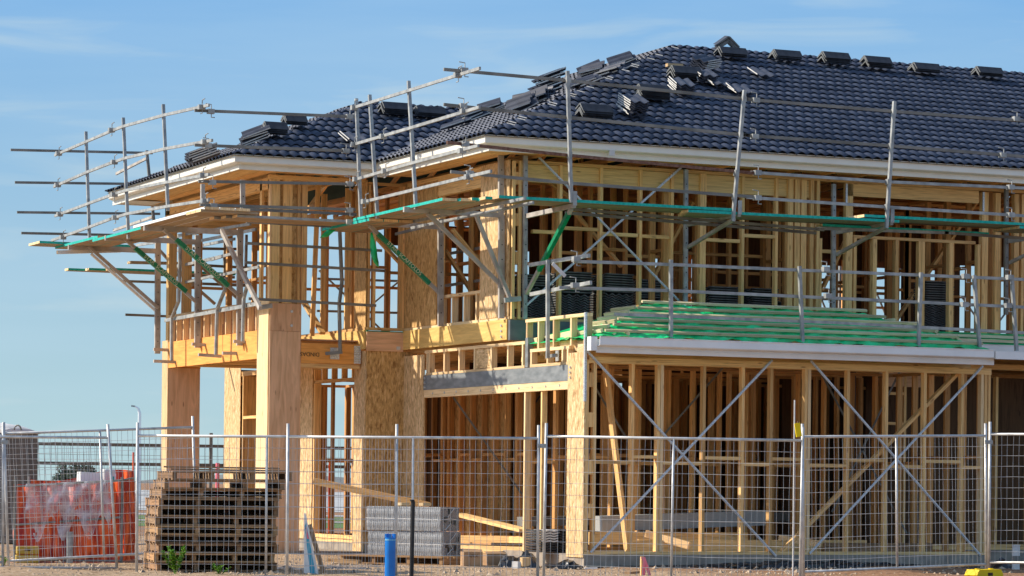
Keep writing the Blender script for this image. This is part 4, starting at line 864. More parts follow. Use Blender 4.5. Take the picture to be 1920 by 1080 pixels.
# green ribbons hanging from the scaffold
def ribbon(pts, w, label, yp, curl=.05):
    mb = MB(); n = len(pts)
    for i, (x, y) in enumerate(pts):
        p = P(x, y, 'Y', yp+curl*math.sin(i*1.3)); q = P(x+w[i], y+(3 if i % 2 else 0), 'Y', yp-curl*math.sin(i*1.1)); mb.v += [tuple(p), tuple(q)]
    for i in range(n-1): mb.face((2*i, 2*i+1, 2*i+3, 2*i+2), [(0, 0)]*4)
    o = obj('cloth_strip', mb, 'sark', smooth=True); s = o.modifiers.new('s', 'SOLIDIFY'); s.thickness = .004; s.offset = 0
    return tag(o, label, 'cloth strip')
ribbon([(633, 420), (620, 426), (610, 434), (603, 441), (600, 446)], [5, 14, 16, 12, 3], 'short green cloth strip blowing from the porch deck', 6.0)
ribbon([(695, 436), (694, 450), (694, 465), (696, 480), (701, 492), (706, 498)], [3, 9, 12, 12, 9, 4], 'long green cloth strip hanging beside the green brace', 5.2)
# ================================================================== ROOF LOADS
def on_slope(px, py, sl_):
    # slopes: 'F' front main, 'L' left main, 'P' porch front, 'Q' porch left, as planes n.p = c
    O, h = {'F': ((0, 1.95, EZ), (0, 1, 0)), 'L': ((-.7, 0, EZ), (1, 0, 0)), 'P': ((0, 6.12, EZ), (0, 1, 0)), 'Q': ((-3.02, 0, EZ), (1, 0, 0))}[sl_]
    O = Vector(O); h = Vector(h); n = -h*math.sin(TP)+ZZ*math.cos(TP); O = O+n*.075; r = ray(px, py); t = (O-CAM).dot(n)/r.dot(n); return CAM+r*t, h, n
def cap_stack(px, py, sl_, n, label, ang=0, L_=.46, wd=.30, tilt=0, lab2=None, h=.10):
    p, hh, nn = on_slope(px, py, sl_); root = thing('ridge_tile_stack', label, 'ridge tiles', p, 0, 'stacks of ridge tiles on the roof'); rng = random.Random(int(px))
    e = Vector((1, 0, 0)) if sl_ in 'FP' else Vector((0, 1, 0))
    up = (nn*.5+ZZ*.5).normalized(); s = e.cross(up).normalized(); 
    e = (e*math.cos(ang)+s*math.sin(ang)).normalized(); s = e.cross(up).normalized()
    for k in range(n):
        mb = MB(); o = up*(k*.030+.005)+e*rng.uniform(-.02, .02)+s*rng.uniform(-.01, .01); th = .016
        prof = [(-wd/2, 0), (-.02, h), (.02, h), (wd/2, 0), (wd/2-.03, 0), (.0, h-th-.005), (-wd/2+.03, 0)]
        a = [o+s*x+up*z-e*L_/2 for x, z in prof]; mb.v = []; 
        mb.prism(a, e*L_); mb.mi[0] = mb.mi[1] = 1
        fixn(obj('ridge_tile', mb, ['capback', 'packedge'], root))
    return root
caps = [(1472, 112, 'F', 3, 'first ridge tile stack from the left along the main ridge right of the tall arch'), (1564, 119, 'F', 4, 'second of the low ridge tile stacks along the main ridge'), (1643, 127, 'F', 4, 'third, middle one of the low ridge tile stacks along the main ridge'), (1733, 136, 'F', 3, 'fourth of the low ridge tile stacks along the main ridge'), (1850, 143, 'F', 3, 'last low ridge tile stack at the far right of the main ridge'),
        (1370, 107, 'F', 3, 'ridge tile stack near the peak carrying a second stack turned end on'), (1115, 220, 'F', 4, 'lowest ridge tile stack on the front slope, above the guard rail'), (1222, 186, 'F', 5, 'middle ridge tile stack on the front slope beside pale edged tiles'), (1283, 147, 'F', 4, 'upper ridge tile stack on the front slope next to a loose timber block'),
        (740, 214, 'P', 4, 'long ridge tile stack at the top of the porch roof'), (803, 218, 'P', 3, 'shorter ridge tile stack at the top of the porch roof, nearer the main roof'), (513, 252, 'P', 4, 'ridge tile stack leaning on the hip of the porch roof'), (550, 234, 'P', 3, 'highest ridge tile stack on the hip of the porch roof'), (1165, 235, 'F', 2, None)]
for c in caps:
    if c[4]: cap_stack(c[0], c[1], c[2], c[3], c[4], ang=.0, L_=.5 if c[0] > 600 else .36)
c = cap_stack(1362, 96, 'F', 4, 'ridge tile stack turned end on, forming an open arch on top of the roof', ang=1.9, L_=.34, wd=.42, h=.16)
def tile_stack(px, py, sl_, n, label, spin=0.0, pitch=None, L_=.45, wd=.31, flat=True, gap=.03, tilt=0, jit=.02, group='stacks of loose roof tiles'):
    p, hh, nn = on_slope(px, py, sl_); root = thing('roof_tile_stack', label, 'roof tiles', p, 0, group); rng = random.Random(int(px*3+py))
    d = hh*math.cos(TP)+ZZ*math.sin(TP); e = d.cross(nn).normalized(); up = (nn+e*tilt).normalized(); d2 = (d*math.cos(spin)+e*math.sin(spin)).normalized(); e2 = d2.cross(up).normalized()
    for k in range(n):
        mb = tile_mesh(L_, wd); a = rng.uniform(-jit, jit)*3
        dd = (d2*math.cos(a)+e2*math.sin(a)).normalized(); mt = frame4(up*(k*gap+.02)+d2*rng.uniform(-jit, jit)+e2*rng.uniform(-jit, jit), dd.cross(up), dd)
        obj('roof_tile', mb, ['loosetile', 'tileedge'], root, mat4=mt)
    return root
def tile_mesh(L_=.42, wd=.33, amp=.018, ns=12, edge=1, front=0):
    mb = MB(); t = .019
    for y in (-L_/2, L_/2):
        for i in range(ns+1):
            x = -wd/2+wd*i/ns; z = amp*math.cos(4*math.pi*i/ns); mb.v += [(x, y, z+t/2), (x, y, z-t/2)]
    k = 2*(ns+1)
    for i in range(ns):
        a = 2*i; mb.face((a, a+2, k+a+2, k+a), [(0, 0)]*4, 0); mb.face((a+1, k+a+1, k+a+3, a+3), [(0, 0)]*4, 0); mb.face((a, a+1, a+3, a+2), [(0, 0)]*4, front); mb.face((k+a, k+a+2, k+a+3, k+a+1), [(0, 0)]*4, front)
    mb.face((0, k, k+1, 1), [(0, 0)]*4, edge); mb.face((2*ns, 2*ns+1, k+2*ns+1, k+2*ns), [(0, 0)]*4, edge); return mb
for a in ((1183, 212, 'F', 7, 'thick pale edged tile stack low on the front slope', .0), (1276, 172, 'F', 5, 'pale edged tile stack in the middle of the front slope', .15), (1318, 150, 'F', 4, 'lower leaning part of the tall messy tile heap near the peak', .1), (1322, 128, 'F', 5, 'upper part of the tall messy tile heap near the peak', 1.0),
          (1343, 158, 'F', 2, 'pair of tiles slipped below the messy heap', .1), (1385, 172, 'F', 2, 'pair of pale edged tiles lying just left of the second scaffold standard', .1), (1425, 138, 'F', 1, 'single pale edged tile lying high on the front slope', .1), (660, 262, 'P', 2, 'two dark tiles lying loose on the porch roof', .0)):
    tile_stack(*a[:5], spin=a[5], gap=.034)
for a in ((1110, 143, 'L', 5, 'leaning tile pile against the main hip, highest but one', .5, .35), (1100, 160, 'L', 3, 'flat scattered tiles below the leaning pile on the main hip', .2, .2), (1172, 120, 'L', 3, 'topmost tile pile on the main hip below the peak', .3, .4), (1140, 140, 'L', 3, 'small tile pile between the two upper piles of the main hip', .8, .2), (1035, 172, 'L', 9, 'square block of tiles on the main hip in front of the sky', .1, 0), (1005, 190, 'L', 5, 'tiles fanned out below the square block on the main hip', .9, .5), (975, 203, 'L', 5, 'fanned tiles at the lower end of the row on the main hip', .7, .6), (930, 205, 'L', 3, 'tiles lying on the valley side of the main roof', .4, .3), (885, 222, 'L', 3, 'tiles heaped in the valley where the roofs meet', .2, .2), (850, 238, 'L', 2, 'two pale edged tiles low in the valley', .3, .1)):
    tile_stack(*a[:5], spin=a[5], tilt=a[6], gap=.032, jit=.10, L_=.40)
tile_stack(383, 300, 'Q', 5, 'tile stack alone at the lower left edge of the porch roof', spin=.1, gap=.035); tile_stack(480, 262, 'Q', 4, 'tile pile leaning on the lower hip of the porch roof', spin=.4, tilt=.3, gap=.035, jit=.05)
p, h_, n_ = on_slope(1250, 122, 'F'); tag(obj('timber_block', MB().bar(p, p+Vector((.28, 0, .01)), .09, .05), 'stud_pale'), 'short pale timber block lying high on the front roof slope', 'timber')
# tile packs inside the upper floor
def tile_pack(px, yb, Yp, n, label, rot=0, n2=0, z0=3.33):
    p = P(px, yb, 'Y', Yp); root = thing('tile_pack', label, 'roof tiles', (p.x, Yp, z0), rot, 'packs of roof tiles on the upper floor')
    for layer, (cnt, ry) in enumerate(((n, 0), (n2, 1.57))):
        for k in range(cnt):
            z = .03+(layer*n+k)*.037; 
            if ry == 0: 
                for s in (-.125, .125): 
                    o = obj('roof_tile', tile_mesh(.42, .245, .015, front=1), ['capback', 'packedge'], root); o.location = (s, random.uniform(-.01, .01), z)
            else:
                o = obj('roof_tile', tile_mesh(.5, .42, .015, front=1), ['capback', 'packedge'], root); o.location = (random.uniform(-.01, .01), 0, z); o.rotation_euler = (0, 0, 1.57)
    return root
for i, a in enumerate(((998, 582, 3.3, 14, 'tile pack nearest the upper corner behind the scaffold post', 0, 5), (1070, 583, 3.4, 12, 'tile pack left of the second upper stud', 0, 9), (1147, 585, 3.4, 13, 'tallest wavy tile pack in the middle of the upper wall', 0, 8), (1213, 578, 3.8, 12, 'tile pack right of the wavy one, topped by dark tiles', 0, 8),
                       (1345, 572, 3.6, 11, 'left one of the two tile packs in the central upper bays', 0, 7), (1420, 572, 3.6, 11, 'right one of the two tile packs in the central upper bays', 0, 7), (1750, 610, 3.5, 14, 'lone tile pack in the right hand upper window bays', 0, 10), (1475, 575, 4.2, 9, 'tile pack behind the solid group of studs', 0, 5))): tile_pack(*a[:5], rot=a[5]+.1*(i % 3-1), n2=a[6])
# ================================================================== SITE OBJECTS
# fence panels
def fence_panel(label, a, b, z0, z1, lean=0, top=.16, stile=True, name='wire_fence', sleeve_=None, lrx=0):
    a = Vector(a); b = Vector(b); c = (a+b)/2; root = thing(name, label, 'fence panel', (c.x, c.y, z0), 0, 'temporary fence panels')
    e = (b-a); Ln = e.length; e.normalize(); n = Vector((e.y, -e.x, 0)); lv = (ZZ+n*lean+e*lrx).normalized()
    def q(s, z): return e*(s-Ln/2)+lv*z
    h = z1-z0; fr = MB(); r = .019
    fr.tube([q(0, -.10), q(0, h+top)], r, 8); fr.tube([q(Ln, -.10), q(Ln, h+top)], r, 8); fr.tube([q(0, h), q(Ln, h)], r*.9, 8); fr.tube([q(0, 0), q(Ln, 0)], r*.9, 8)
    obj('frame', fr, 'fence', root, smooth=True); 
    if stile: obj('stile', MB().tube([q(Ln*.5, 0), q(Ln*.5, h)], .016, 8), 'fence', root, smooth=True)
    ws = MB(); k = int(Ln/.075); off = -n*.012; rg_ = random.Random(int(abs(a.x)*100))
    for i in range(1, k):
        s = Ln*i/k+rg_.uniform(-.008, .008); pts = [q(s+rg_.uniform(-.006, .006), h*t/5)+off for t in range(6)]; ws.tube(pts, .0027, 3, cap=False)
    for i in range(1, 12):
        pts = [q(Ln*t/8, h*i/12+rg_.uniform(-.005, .005))-off*.6 for t in range(9)]; ws.tube(pts, .0027, 3, cap=False)
    obj('mesh_infill', ws, 'wire', root); return root
ZT = 1.53
FENCES = []
def fp(label, pa, Da, pb, Db, ya=820, yb=820, h=1.70, **k):
    a = P(pa, ya, 'D', Da); b = P(pb, yb, 'D', Db); zt = (a.z+b.z)/2
    r = fence_panel(label, (a.x, a.y, 0), (b.x, b.y, 0), zt-h, zt, **k)
    dz = b.z-a.z; Ln = (b-a).length; e = (b-a); e.z = 0; e.normalize(); ax_ = Vector((e.y, -e.x, 0)); r.rotation_euler = Matrix.Rotation(math.atan2(dz, Ln), 3, ax_).to_euler() ; FENCES.append(r); return r
fp('fence panel in front of the pallet stack, left end', 259, 36.1, 745, 35.9, 817, 820)
fp('fence panel around the blue pipe, overlapping its left neighbour', 541, 35.8, 1011, 35.7, 819, 822)
fp('fence panel in front of the garage corner with the pink stake behind', 1022, 35.8, 1503, 35.4, 818, 826)
fp('fence panel before the second steel brace, bottom rail slanting up to the yellow foot', 1509, 36.4, 1852, 38.3, 819, 817, h=1.66)
fp('last fence panel at the right edge of the picture', 1857, 38.4, 2250, 38.0, 814, 816, h=1.66)
fp('leaning fence panel at the left edge in front of the orange lined bin', -240, 37.6, 222, 37.6, 817, 820, h=1.66, lrx=-.07, top=.17)
fp('rear leaning fence panel whose top rail climbs toward the brown post', 18, 38.6, 372, 39.8, 813, 801, h=1.66, lrx=.005, top=.15)
fp('fence panel at the extreme left beside the portable toilet', -400, 37.9, 8, 37.8, 815, 816, h=1.62)
# clamps between panels
for (px_, py_, D_, s) in ((1016, 836, 35.65, 2), (1854, 829, 38.2, 4), (9, 829, 37.6, 5)):
    p = P(px_, py_, 'D', D_); (obj('pipe_clamp', MB().bar(p-r0*.05, p+r0*.05, .04, .05).tube([p-r0*.03, p-r0*.03-dv*.05], .01, 6), 'galv', FENCES[s], mat4=FENCES[s].matrix_basis.inverted()))
# rear barrier and fences far behind
def far_fence(pa, Da, pb, Db, label, zt, zr=(1.0, .72)):
    a = P(pa, 800, 'D', Da); b = P(pb, 800, 'D', Db); c = (a+b)/2; root = thing('site_fence', label, 'fence', (c.x, c.y, GZ)); e = (b-a); e.z = 0; Ln = e.length; e.normalize()
    for k, f in enumerate(zr): obj('rail', MB().bar(-e*Ln/2+ZZ*(zt-GZ)*f, e*Ln/2+ZZ*((zt-GZ)*f), .05, .06), 'galvdark', root)
    n = max(2, int(Ln/2.3))
    for i in range(n+1): obj('post', MB().tube([e*(Ln*i/n-Ln/2), e*(Ln*i/n-Ln/2)+ZZ*(zt-GZ+.25)], .035, 6), 'galvdark', root)
    ws = MB(); k = int(Ln/.12)
    for i in range(k): ws.tube([e*(Ln*i/k-Ln/2), e*(Ln*i/k-Ln/2)+ZZ*(zt-GZ)], .004, 3, cap=False)
    for i in range(7): ws.tube([-e*Ln/2+ZZ*(.1+i*.25), e*Ln/2+ZZ*(.1+i*.25)], .004, 3, cap=False)
    obj('mesh_infill', ws, 'galvdark', root)
far_fence(60, 55, 720, 57, 'distant mesh fence with two dark rails behind the porch', 1.62, (1.0, .80))
far_fence(700, 62, 1250, 64, 'distant mesh fence seen through the middle of the house', 1.4)
far_fence(1390, 66, 1520, 66, 'short distant mesh fence seen through the slit in the garage', 1.4)
# pallets
def pallet(L_=1.42, W_=1.10, H_=.125, mat='pallet', label='', loc=(0, 0, 0), rz=0, group=None, seed=0, inner=False):
    root = thing('pallet', label, 'pallet', loc, rz, group); rng = random.Random(seed)
    dk = MB()
    for i in range(7):
        y = -W_/2+.05+i*(W_-.1)/6; dk.box(-L_/2, L_/2, y-.062, y+.062, H_-.02, H_)
    obj('deck', dk, mat, root); bb = MB()
    for y in (-W_/2+.05, -W_*.22, W_*.05, W_*.28, W_/2-.05): bb.box(-L_/2, L_/2, y-.06, y+.06, 0, .018)
    obj('bottom_boards', bb, mat, root)
    for x in (-L_/2+.03, -L_*.17, L_*.17, L_/2-.03):
        st = MB()
        st.box(x-.028, x+.028, -W_/2+.01, W_/2-.01, .019, H_-.021, ax='y')
        obj('stringer', st, mat, root)
    if inner:
        for i_, x in enumerate((-L_*.335, 0, L_*.335)):
            obj('gap_darkener', MB().box(x-L_*.13, x+L_*.13, .15+.02*i_, .17+.02*i_, .022, H_-.024, ax='x'), 'old', root)  # boards added to block the view through, so the pallet gaps look dark
    return root
base = P(392, 1082, 'D', 37.3); ordn = ['lowest', 'second lowest', 'third', 'fourth', 'fifth', 'sixth, middle', 'seventh', 'eighth', 'ninth', 'second highest', 'topmost']
rngp = random.Random(2); zc = GZ
ang0 = math.atan2(r0.y, r0.x)+.24
for k in range(11):
    dx = [0, -.01, .03, .0, .02, .0, .03, .02, .07, .13, .22][k]; hh = .113
    q = base + r0*(dx*.8+.0)+dv*rngp.uniform(-.03, .03)
    pallet(1.5, 1.25, hh-.002, 'old' if k not in (1, 4) else 'pallet', f'{ordn[k]} pallet from the ground in the tall weathered stack', (q.x, q.y, zc), ang0+rngp.uniform(-.02, .02)+(.05 if k == 10 else 0), 'weathered pallets in the tall stack', k, inner=k < 9); zc += hh
for k in range(2):
    q = base+r0*(.25-.1*k)-dv*.05; tag(obj('board', MB().bar(q-r0*.72+ZZ*(zc+.02-q.z+k*.03), q+r0*.72+ZZ*(zc+.014-q.z+k*.03), .3-.1*k, .02), 'old'), ('wide' if k == 0 else 'narrow')+' grey board lying on top of the pallet stack', 'board')
# tile pack on a pallet in front of the pier
tp = P(772, 1040, 'D', 41.3); th = math.atan2(-.85, .5)   # long side along (.53,-.85)
Lx = Vector((.53, -.85, 0)).normalized(); Wy = Vector((.85, .53, 0))
pl = pallet(1.75, 1.0, .12, 'pallet', 'new timber pallet carrying the wrapped grey tile block', (tp.x, tp.y, GZ), math.atan2(Lx.y, Lx.x), None, 40)
def block(z0, label, off):
    root = thing('wrapped_tile_block', label, 'roof tiles', (tp.x+off, tp.y, z0), math.atan2(Lx.y, Lx.x), 'wrapped tile blocks by the pier')
    rng = random.Random(int(z0*50)); n = 40; Ln = 1.25; tl = MB()
    for i in range(n):
        x = -Ln/2+Ln*i/n; w_ = .21+rng.uniform(-.006, .006)
        # a tile on edge: wavy sheet in the y-z plane
        ns = 10; k = len(tl.v)
        for xx in (x, x+.019):
            for j in range(ns+1):
                z = .33*j/ns; wv = .006*math.cos(4*math.pi*j/ns); tl.v += [(xx, -w_+wv, z), (xx, w_+wv, z)]
        m2 = 2*(ns+1)
        for j in range(ns):
            a = k+2*j
            tl.face((a, a+2, a+m2+2, a+m2), [(0, 0)]*4); tl.face((a+1, a+m2+1, a+m2+3, a+3), [(0, 0)]*4); tl.face((a, a+1, a+3, a+2), [(0, 0)]*4, 1); tl.face((a+m2, a+m2+2, a+m2+3, a+m2+1), [(0, 0)]*4, 1)
        a = k+2*ns; tl.face((a, a+1, a+m2+1, a+m2), [(0, 0)]*4)
    fixn(obj('tile_row', tl, ['blocktile', 'tile'], root))
    sm = MB(); ns = 10
    for j in range(ns+1):
        z = .33*j/ns; wv = .006*math.cos(4*math.pi*j/ns); sm.v += [(-Ln/2-.01, -.223+wv, z), (Ln/2+.02, -.223+wv, z), (Ln/2+.02, .223+wv, z)]
    for j in range(ns): a = 3*j; sm.face((a, a+1, a+4, a+3), [(0, 0)]*4); sm.face((a+1, a+2, a+5, a+4), [(0, 0)]*4)
    obj('plastic_wrap', sm, 'wrap', root)
    obj('end_face', MB().box(Ln/2+.012, Ln/2+.0195, -.215, .215, .005, .325, ax='z'), 'endbrown', root)
    hb = MB(); rng = random.Random(int(z0*99)) # torn black openings and tie lines on the end
    for i in range(5):
        y = rng.uniform(-.15, .15); z = rng.uniform(.06, .27); obj('end_tear', MB().box(Ln/2+.021, Ln/2+.026+.001*i, y-.02, y+.03, z-.03, z+.04), 'black', root)
    hs = MB(); hs.tube([(Ln/2+.03, -.12, .02), (Ln/2+.03, 0, .1), (Ln/2+.03, -.06, .2), (Ln/2+.03, .08, .31)], .006, 5); hs.tube([(Ln/2+.03, -.2, .16), (Ln/2+.03, 0, .17), (Ln/2+.03, .2, .15)], .004, 5); hs.tube([(-Ln/2, -.245, .165), (Ln/2, -.245, .16)], .004, 5); obj('tie_strap', hs, 'offwhite', root)
M['endbrown'] = noisy('dark_tile_face', (.05, .042, .04), (.15, .12, .11), 7, .6, bump=.5)
M['blocktile'] = noisy('grey_tile_edge', (.24, .24, .24), (.40, .40, .39), 12, .7, stretch=(1, 1, 1))
def wrapm():
    m, t, b, N, L = newmat('plastic_wrap', .4, 0, .4); b.inputs['Base Color'].default_value = (.62, .64, .66, 1); b.inputs['Alpha'].default_value = .28
    tc = N('ShaderNodeTexCoord'); n1 = N('ShaderNodeTexNoise'); n1.inputs['Scale'].default_value = 9; n1.inputs['Detail'].default_value = 5; L(tc.outputs['Object'], n1.inputs['Vector'])
    bp = N('ShaderNodeBump'); bp.inputs['Strength'].default_value = .8; bp.inputs['Distance'].default_value = .02; L(n1.outputs[0], bp.inputs['Height']); L(bp.outputs[0], b.inputs['Normal']); return m
M['wrap'] = wrapm()
block(GZ+.122, 'lower wrapped block of grey roof tiles on the new pallet', .03); block(GZ+.122+.345, 'upper wrapped block of grey roof tiles below two timber scraps', -.0)
for i, o_ in enumerate((-.15, .22)):
    q = Vector((tp.x, tp.y, GZ+.122+.69))+Lx*o_; tag(obj('timber_offcut', MB().bar(q-Wy*.1+ZZ*.02, q+Wy*.1+ZZ*.02, .07, .04), 'stud_pale'), ('left' if i == 0 else 'right')+' small timber offcut on top of the wrapped tile block', 'timber')
# long leaning boards
a, b = P(588, 902, 'Y', 6.0), P(805, 948, 'Y', 5.2); tag(obj('long_board', MB().bar(a, b, .12, .10), 'stud'), 'long pale board sloping down behind the wrapped tile block', 'board')
a, b = P(850, 962, 'X', .4), P(985, 995, 'Y', 2.4); tag(obj('long_board', MB().bar(a, b, .19, .045), 'stud'), 'long board lying across the left opening, rising to the left', 'board')
# pipes
def pipe(px, yt, D, r, mat, label, zb=GZ, crown=False, cat='pipe', lean=(0, 0)):
    p = P(px, yt, 'D', D); root = thing('pipe', label, cat, (p.x, p.y, zb)); h = p.z-zb
    mb = MB().tube([(0, 0, 0), (lean[0], lean[1], h)], r, 20); obj('shaft', mb, mat, root, smooth=False)
    if crown:
        t = MB()
        for i in range(5):
            an = i*1.256+.5; t.bar((r*.9*math.cos(an), r*.9*math.sin(an), h), (r*.9*math.cos(an), r*.9*math.sin(an), h+.045), .035, .014, up=(math.cos(an), math.sin(an), 0))
        obj('crown_teeth', t, mat, root); obj('band', MB().tube([(0, 0, h-.03), (0, 0, h-.024)], r*1.03, 20), 'skyblue', root)
    else: obj('cap', MB().tube([(0, 0, h), (0, 0, h+.02)], r*1.08, 16), mat, root)
    return root
pipe(732, 1008, 35.1, .064, 'blue', 'bright blue plastic pipe standing upright in front of the fence with a notched top', crown=True)
pipe(773, 940, 35.3, .026, 'rubber', 'thin black pipe standing next to the bright blue one', lean=(.01, 0))
p9 = pipe(1905, 1024, 41.5, .055, 'offwhite', 'white plastic pipe with a grey cap sticking up by the set-back slab'); obj('collar', MB().tube([(0, 0, .12), (0, 0, .2)], .06, 16), 'galvdark', p9)
# sign board with stake
def sign():
    a = P(571, 962, 'D', 36.6); root = thing('sign_board', 'narrow white and blue sign board seen edge on, leaning on a grey stake', 'sign', (a.x, a.y, GZ-.1)); h = a.z-GZ+.1
    f = (r0*.05+dv*-.3).normalized(); u = (r0*.35-dv*1).normalized()*.62
    mb = MB(); pts = [Vector((0, 0, 0))-r0*.0, r0*.20, r0*.012+ZZ*h, ZZ*h-r0*.005]; mb.prism(pts, dv*.012); fixn(obj('board', mb, 'paint', root))
    mb = MB(); pts = [r0*.09-dv*.003, r0*.165-dv*.003, r0*.02+ZZ*h*.86-dv*.003, r0*.004+ZZ*h*.80-dv*.003]; mb.prism(pts, dv*.002); fixn(obj('blue_stripe', mb, 'cyan', root))
    mb = MB(); pts = [r0*.035+ZZ*h*.62-dv*.006, r0*.06+ZZ*h*.62-dv*.006, r0*.022+ZZ*h*.8-dv*.006, r0*.016+ZZ*h*.8-dv*.006]; mb.prism(pts, dv*.002); fixn(obj('red_mark', mb, 'pink', root))
    obj('stake', MB().bar(r0*.27, r0*.06+ZZ*h*.83+dv*.05, .05, .045), 'old', root)
sign()
# boxes, plastic
def carton(px, py, D, w_, l_, h_, rz, label):
    p = P(px, py, 'D', D); root = thing('cardboard_box', label, 'box', (p.x, p.y, GZ), rz); obj('carton', MB().box(-w_/2, w_/2, -l_/2, l_/2, 0, h_, ax='x'), 'card', root)
    obj('tape', MB().box(-.03, .03, -l_/2-.002, l_/2+.002, -.0, h_+.002, ax='z') if False else MB().box(-w_/2-.002, w_/2+.002, -.025, .025, .01, h_+.002, ax='x'), 'pallet', root)
    if h_ > .17: text('APEX', .055, 'ink', root, frame4((-.0, -l_/2-.003, h_*.72), (1, 0, 0), (0, 0, 1)), 'box_lettering')
    fl = MB(); fl.poly([(-w_/2, -l_/2, h_+.003), (w_/2, -l_/2, h_+.003), (w_/2, -l_/2+.09, h_+.035), (-w_/2, -l_/2+.09, h_+.03)]); obj('flap', fl, 'card', root)
carton(884, 1050, 40.3, .26, .3, .2, -.25, 'small brown cardboard box on the gravel, lit on its left side'); carton(922, 1048, 40.7, .32, .3, .17, .1, 'wider crumpled cardboard box right behind the small one')
def crumple(px0, px1, py, D, h, label, mat='black', seed=0, name='plastic_sheet', dep=.5, cat='plastic sheet'):
    a = P(px0, py, 'D', D) if D else P(px0, py, 'Y', -.14); b = P(px1, py, 'D', D) if D else P(px1, py, 'Y', -.14); c = (a+b)/2; root = None; rng = random.Random(seed); e = (b-a); e.z = 0; Ln = e.length; e.normalize(); f = Vector((-e.y, e.x, 0)); nx, ny = int(Ln/.05)+4, 12; mb = MB()
    hs = [[rng.random() for _ in range(nx+1)] for _ in range(ny+1)]
    for j in range(ny+1):
        for i in range(nx+1):
            u = i/nx; v = j/ny; env = math.sin(math.pi*min(1, max(0, u)))**.5*math.sin(math.pi*v)**.6
            hv = (hs[j][i]*2+hs[j][max(0, i-1)]+hs[j][min(nx, i+1)]+hs[max(0, j-1)][i]+hs[min(ny, j+1)][i])/6; z = h*env*(.45+.6*hv)*(.75+.25*math.sin(u*9+seed)); mb.v.append(tuple(e*(u-.5)*Ln+f*(v-.5)*dep+ZZ*(z-.01)+e*rng.uniform(-.02, .02)+f*rng.uniform(-.02, .02)))
    for j in range(ny):
        for i in range(nx): a_ = j*(nx+1)+i; mb.face((a_, a_+1, a_+nx+2, a_+nx+1), [(0, 0)]*4)
    o = obj(name, mb, mat); o.location = (c.x, c.y, GZ); return tag(o, label, cat)
crumple(935, 1012, 1050, 40.4, .34, 'crumpled black plastic sheet heaped left of the garage corner', seed=1); crumple(1015, 1095, 1056, 40.3, .17, 'grey crumpled plastic at the foot of the garage corner post', seed=2, dep=.35)
crumple(1100, 1860, 1060, None, .13, 'long strip of black plastic along the base of the garage slab', seed=3, dep=.22); crumple(1858, 1905, 1052, 42.6, .2, 'black plastic heap in front of the set-back slab', seed=4)
crumple(512, 575, 1070, 38.2, .07, 'small dark plastic scrap on the gravel left of the sign', seed=5, dep=.25, mat='greyp'); crumple(595, 700, 1066, 38.6, .06, 'flat grey plastic scraps on the gravel between sign and blue pipe', seed=6, dep=.25, mat='greyp')
# stake with ribbon
s_ = P(1204, 1050, 'D', 37.2); root = thing('survey_stake', 'short timber stake with a pink ribbon in front of the garage slab', 'stake', (s_.x, s_.y, GZ-.1)); obj('stake', MB().box(-.02, .02, -.015, .015, 0, .33), 'stud', root)
rb = MB(); rb.v = [(-.03, -.02, .32), (.03, -.02, .33), (.08, -.03, .2), (.05, -.02, .18), (.12, -.02, .09), (.08, -.03, .07)]; rb.face((0, 1, 2, 3), [(0, 0)]*4); rb.face((3, 2, 4, 5), [(0, 0)]*4); rb.v += [(-.0, -.025, .31), (.03, -.03, .3), (.03, -.035, .1), (-.02, -.03, .08)]; rb.face((6, 7, 8, 9), [(0, 0)]*4); obj('ribbon', rb, 'pink', root)
# yellow fence foot
def foot(px, py, D, label, rz):
    p = P(px, py, 'D', D); root = thing('fence_foot', label, 'fence foot', (p.x, p.y, GZ-.02), rz)
    mb = MB(); prof = [(-.25, 0), (-.28, .05), (-.23, .12), (.23, .12), (.28, .05), (.25, 0)]; mb.prism([(x, -.10, z) for x, z in prof], (0, .20, 0)); o = fixn(obj('block', mb, 'yel', root)); bv = o.modifiers.new('b', 'BEVEL'); bv.width = .012; bv.segments = 2
    obj('hand_slot', MB().box(-.05, .05, -.1025, -.0985, .04, .08), 'ink', root)
    for x in (-.14, .14): obj('post_socket', MB().tube([(x, 0, .1202), (x, 0, .132)], .035, 10), 'yel', root)
foot(1845, 1076, 37.9, 'yellow plastic foot under the fence posts at the lower right', .35)
p = P(1497, 806, 'D', 35.3); root = thing('safety_tag', 'yellow tag hanging on the fence post in front of the house middle', 'tag', p); obj('plate', MB().bar((-.02, 0, .08), (.01, 0, -.08), .012, .075, up=(1, 0, 0)), 'yel', root); obj('tie', MB().tube([(-.01, 0, .08), (0, .02, .1)], .008, 5), 'rust', root)
pp = P(1490, 750, 'D', 37); tag(obj('marker_rod', MB().tube([(pp.x, pp.y, GZ), tuple(pp)], .009, 8), 'offwhite'), 'thin white rod standing upright behind the yellow tag', 'rod')
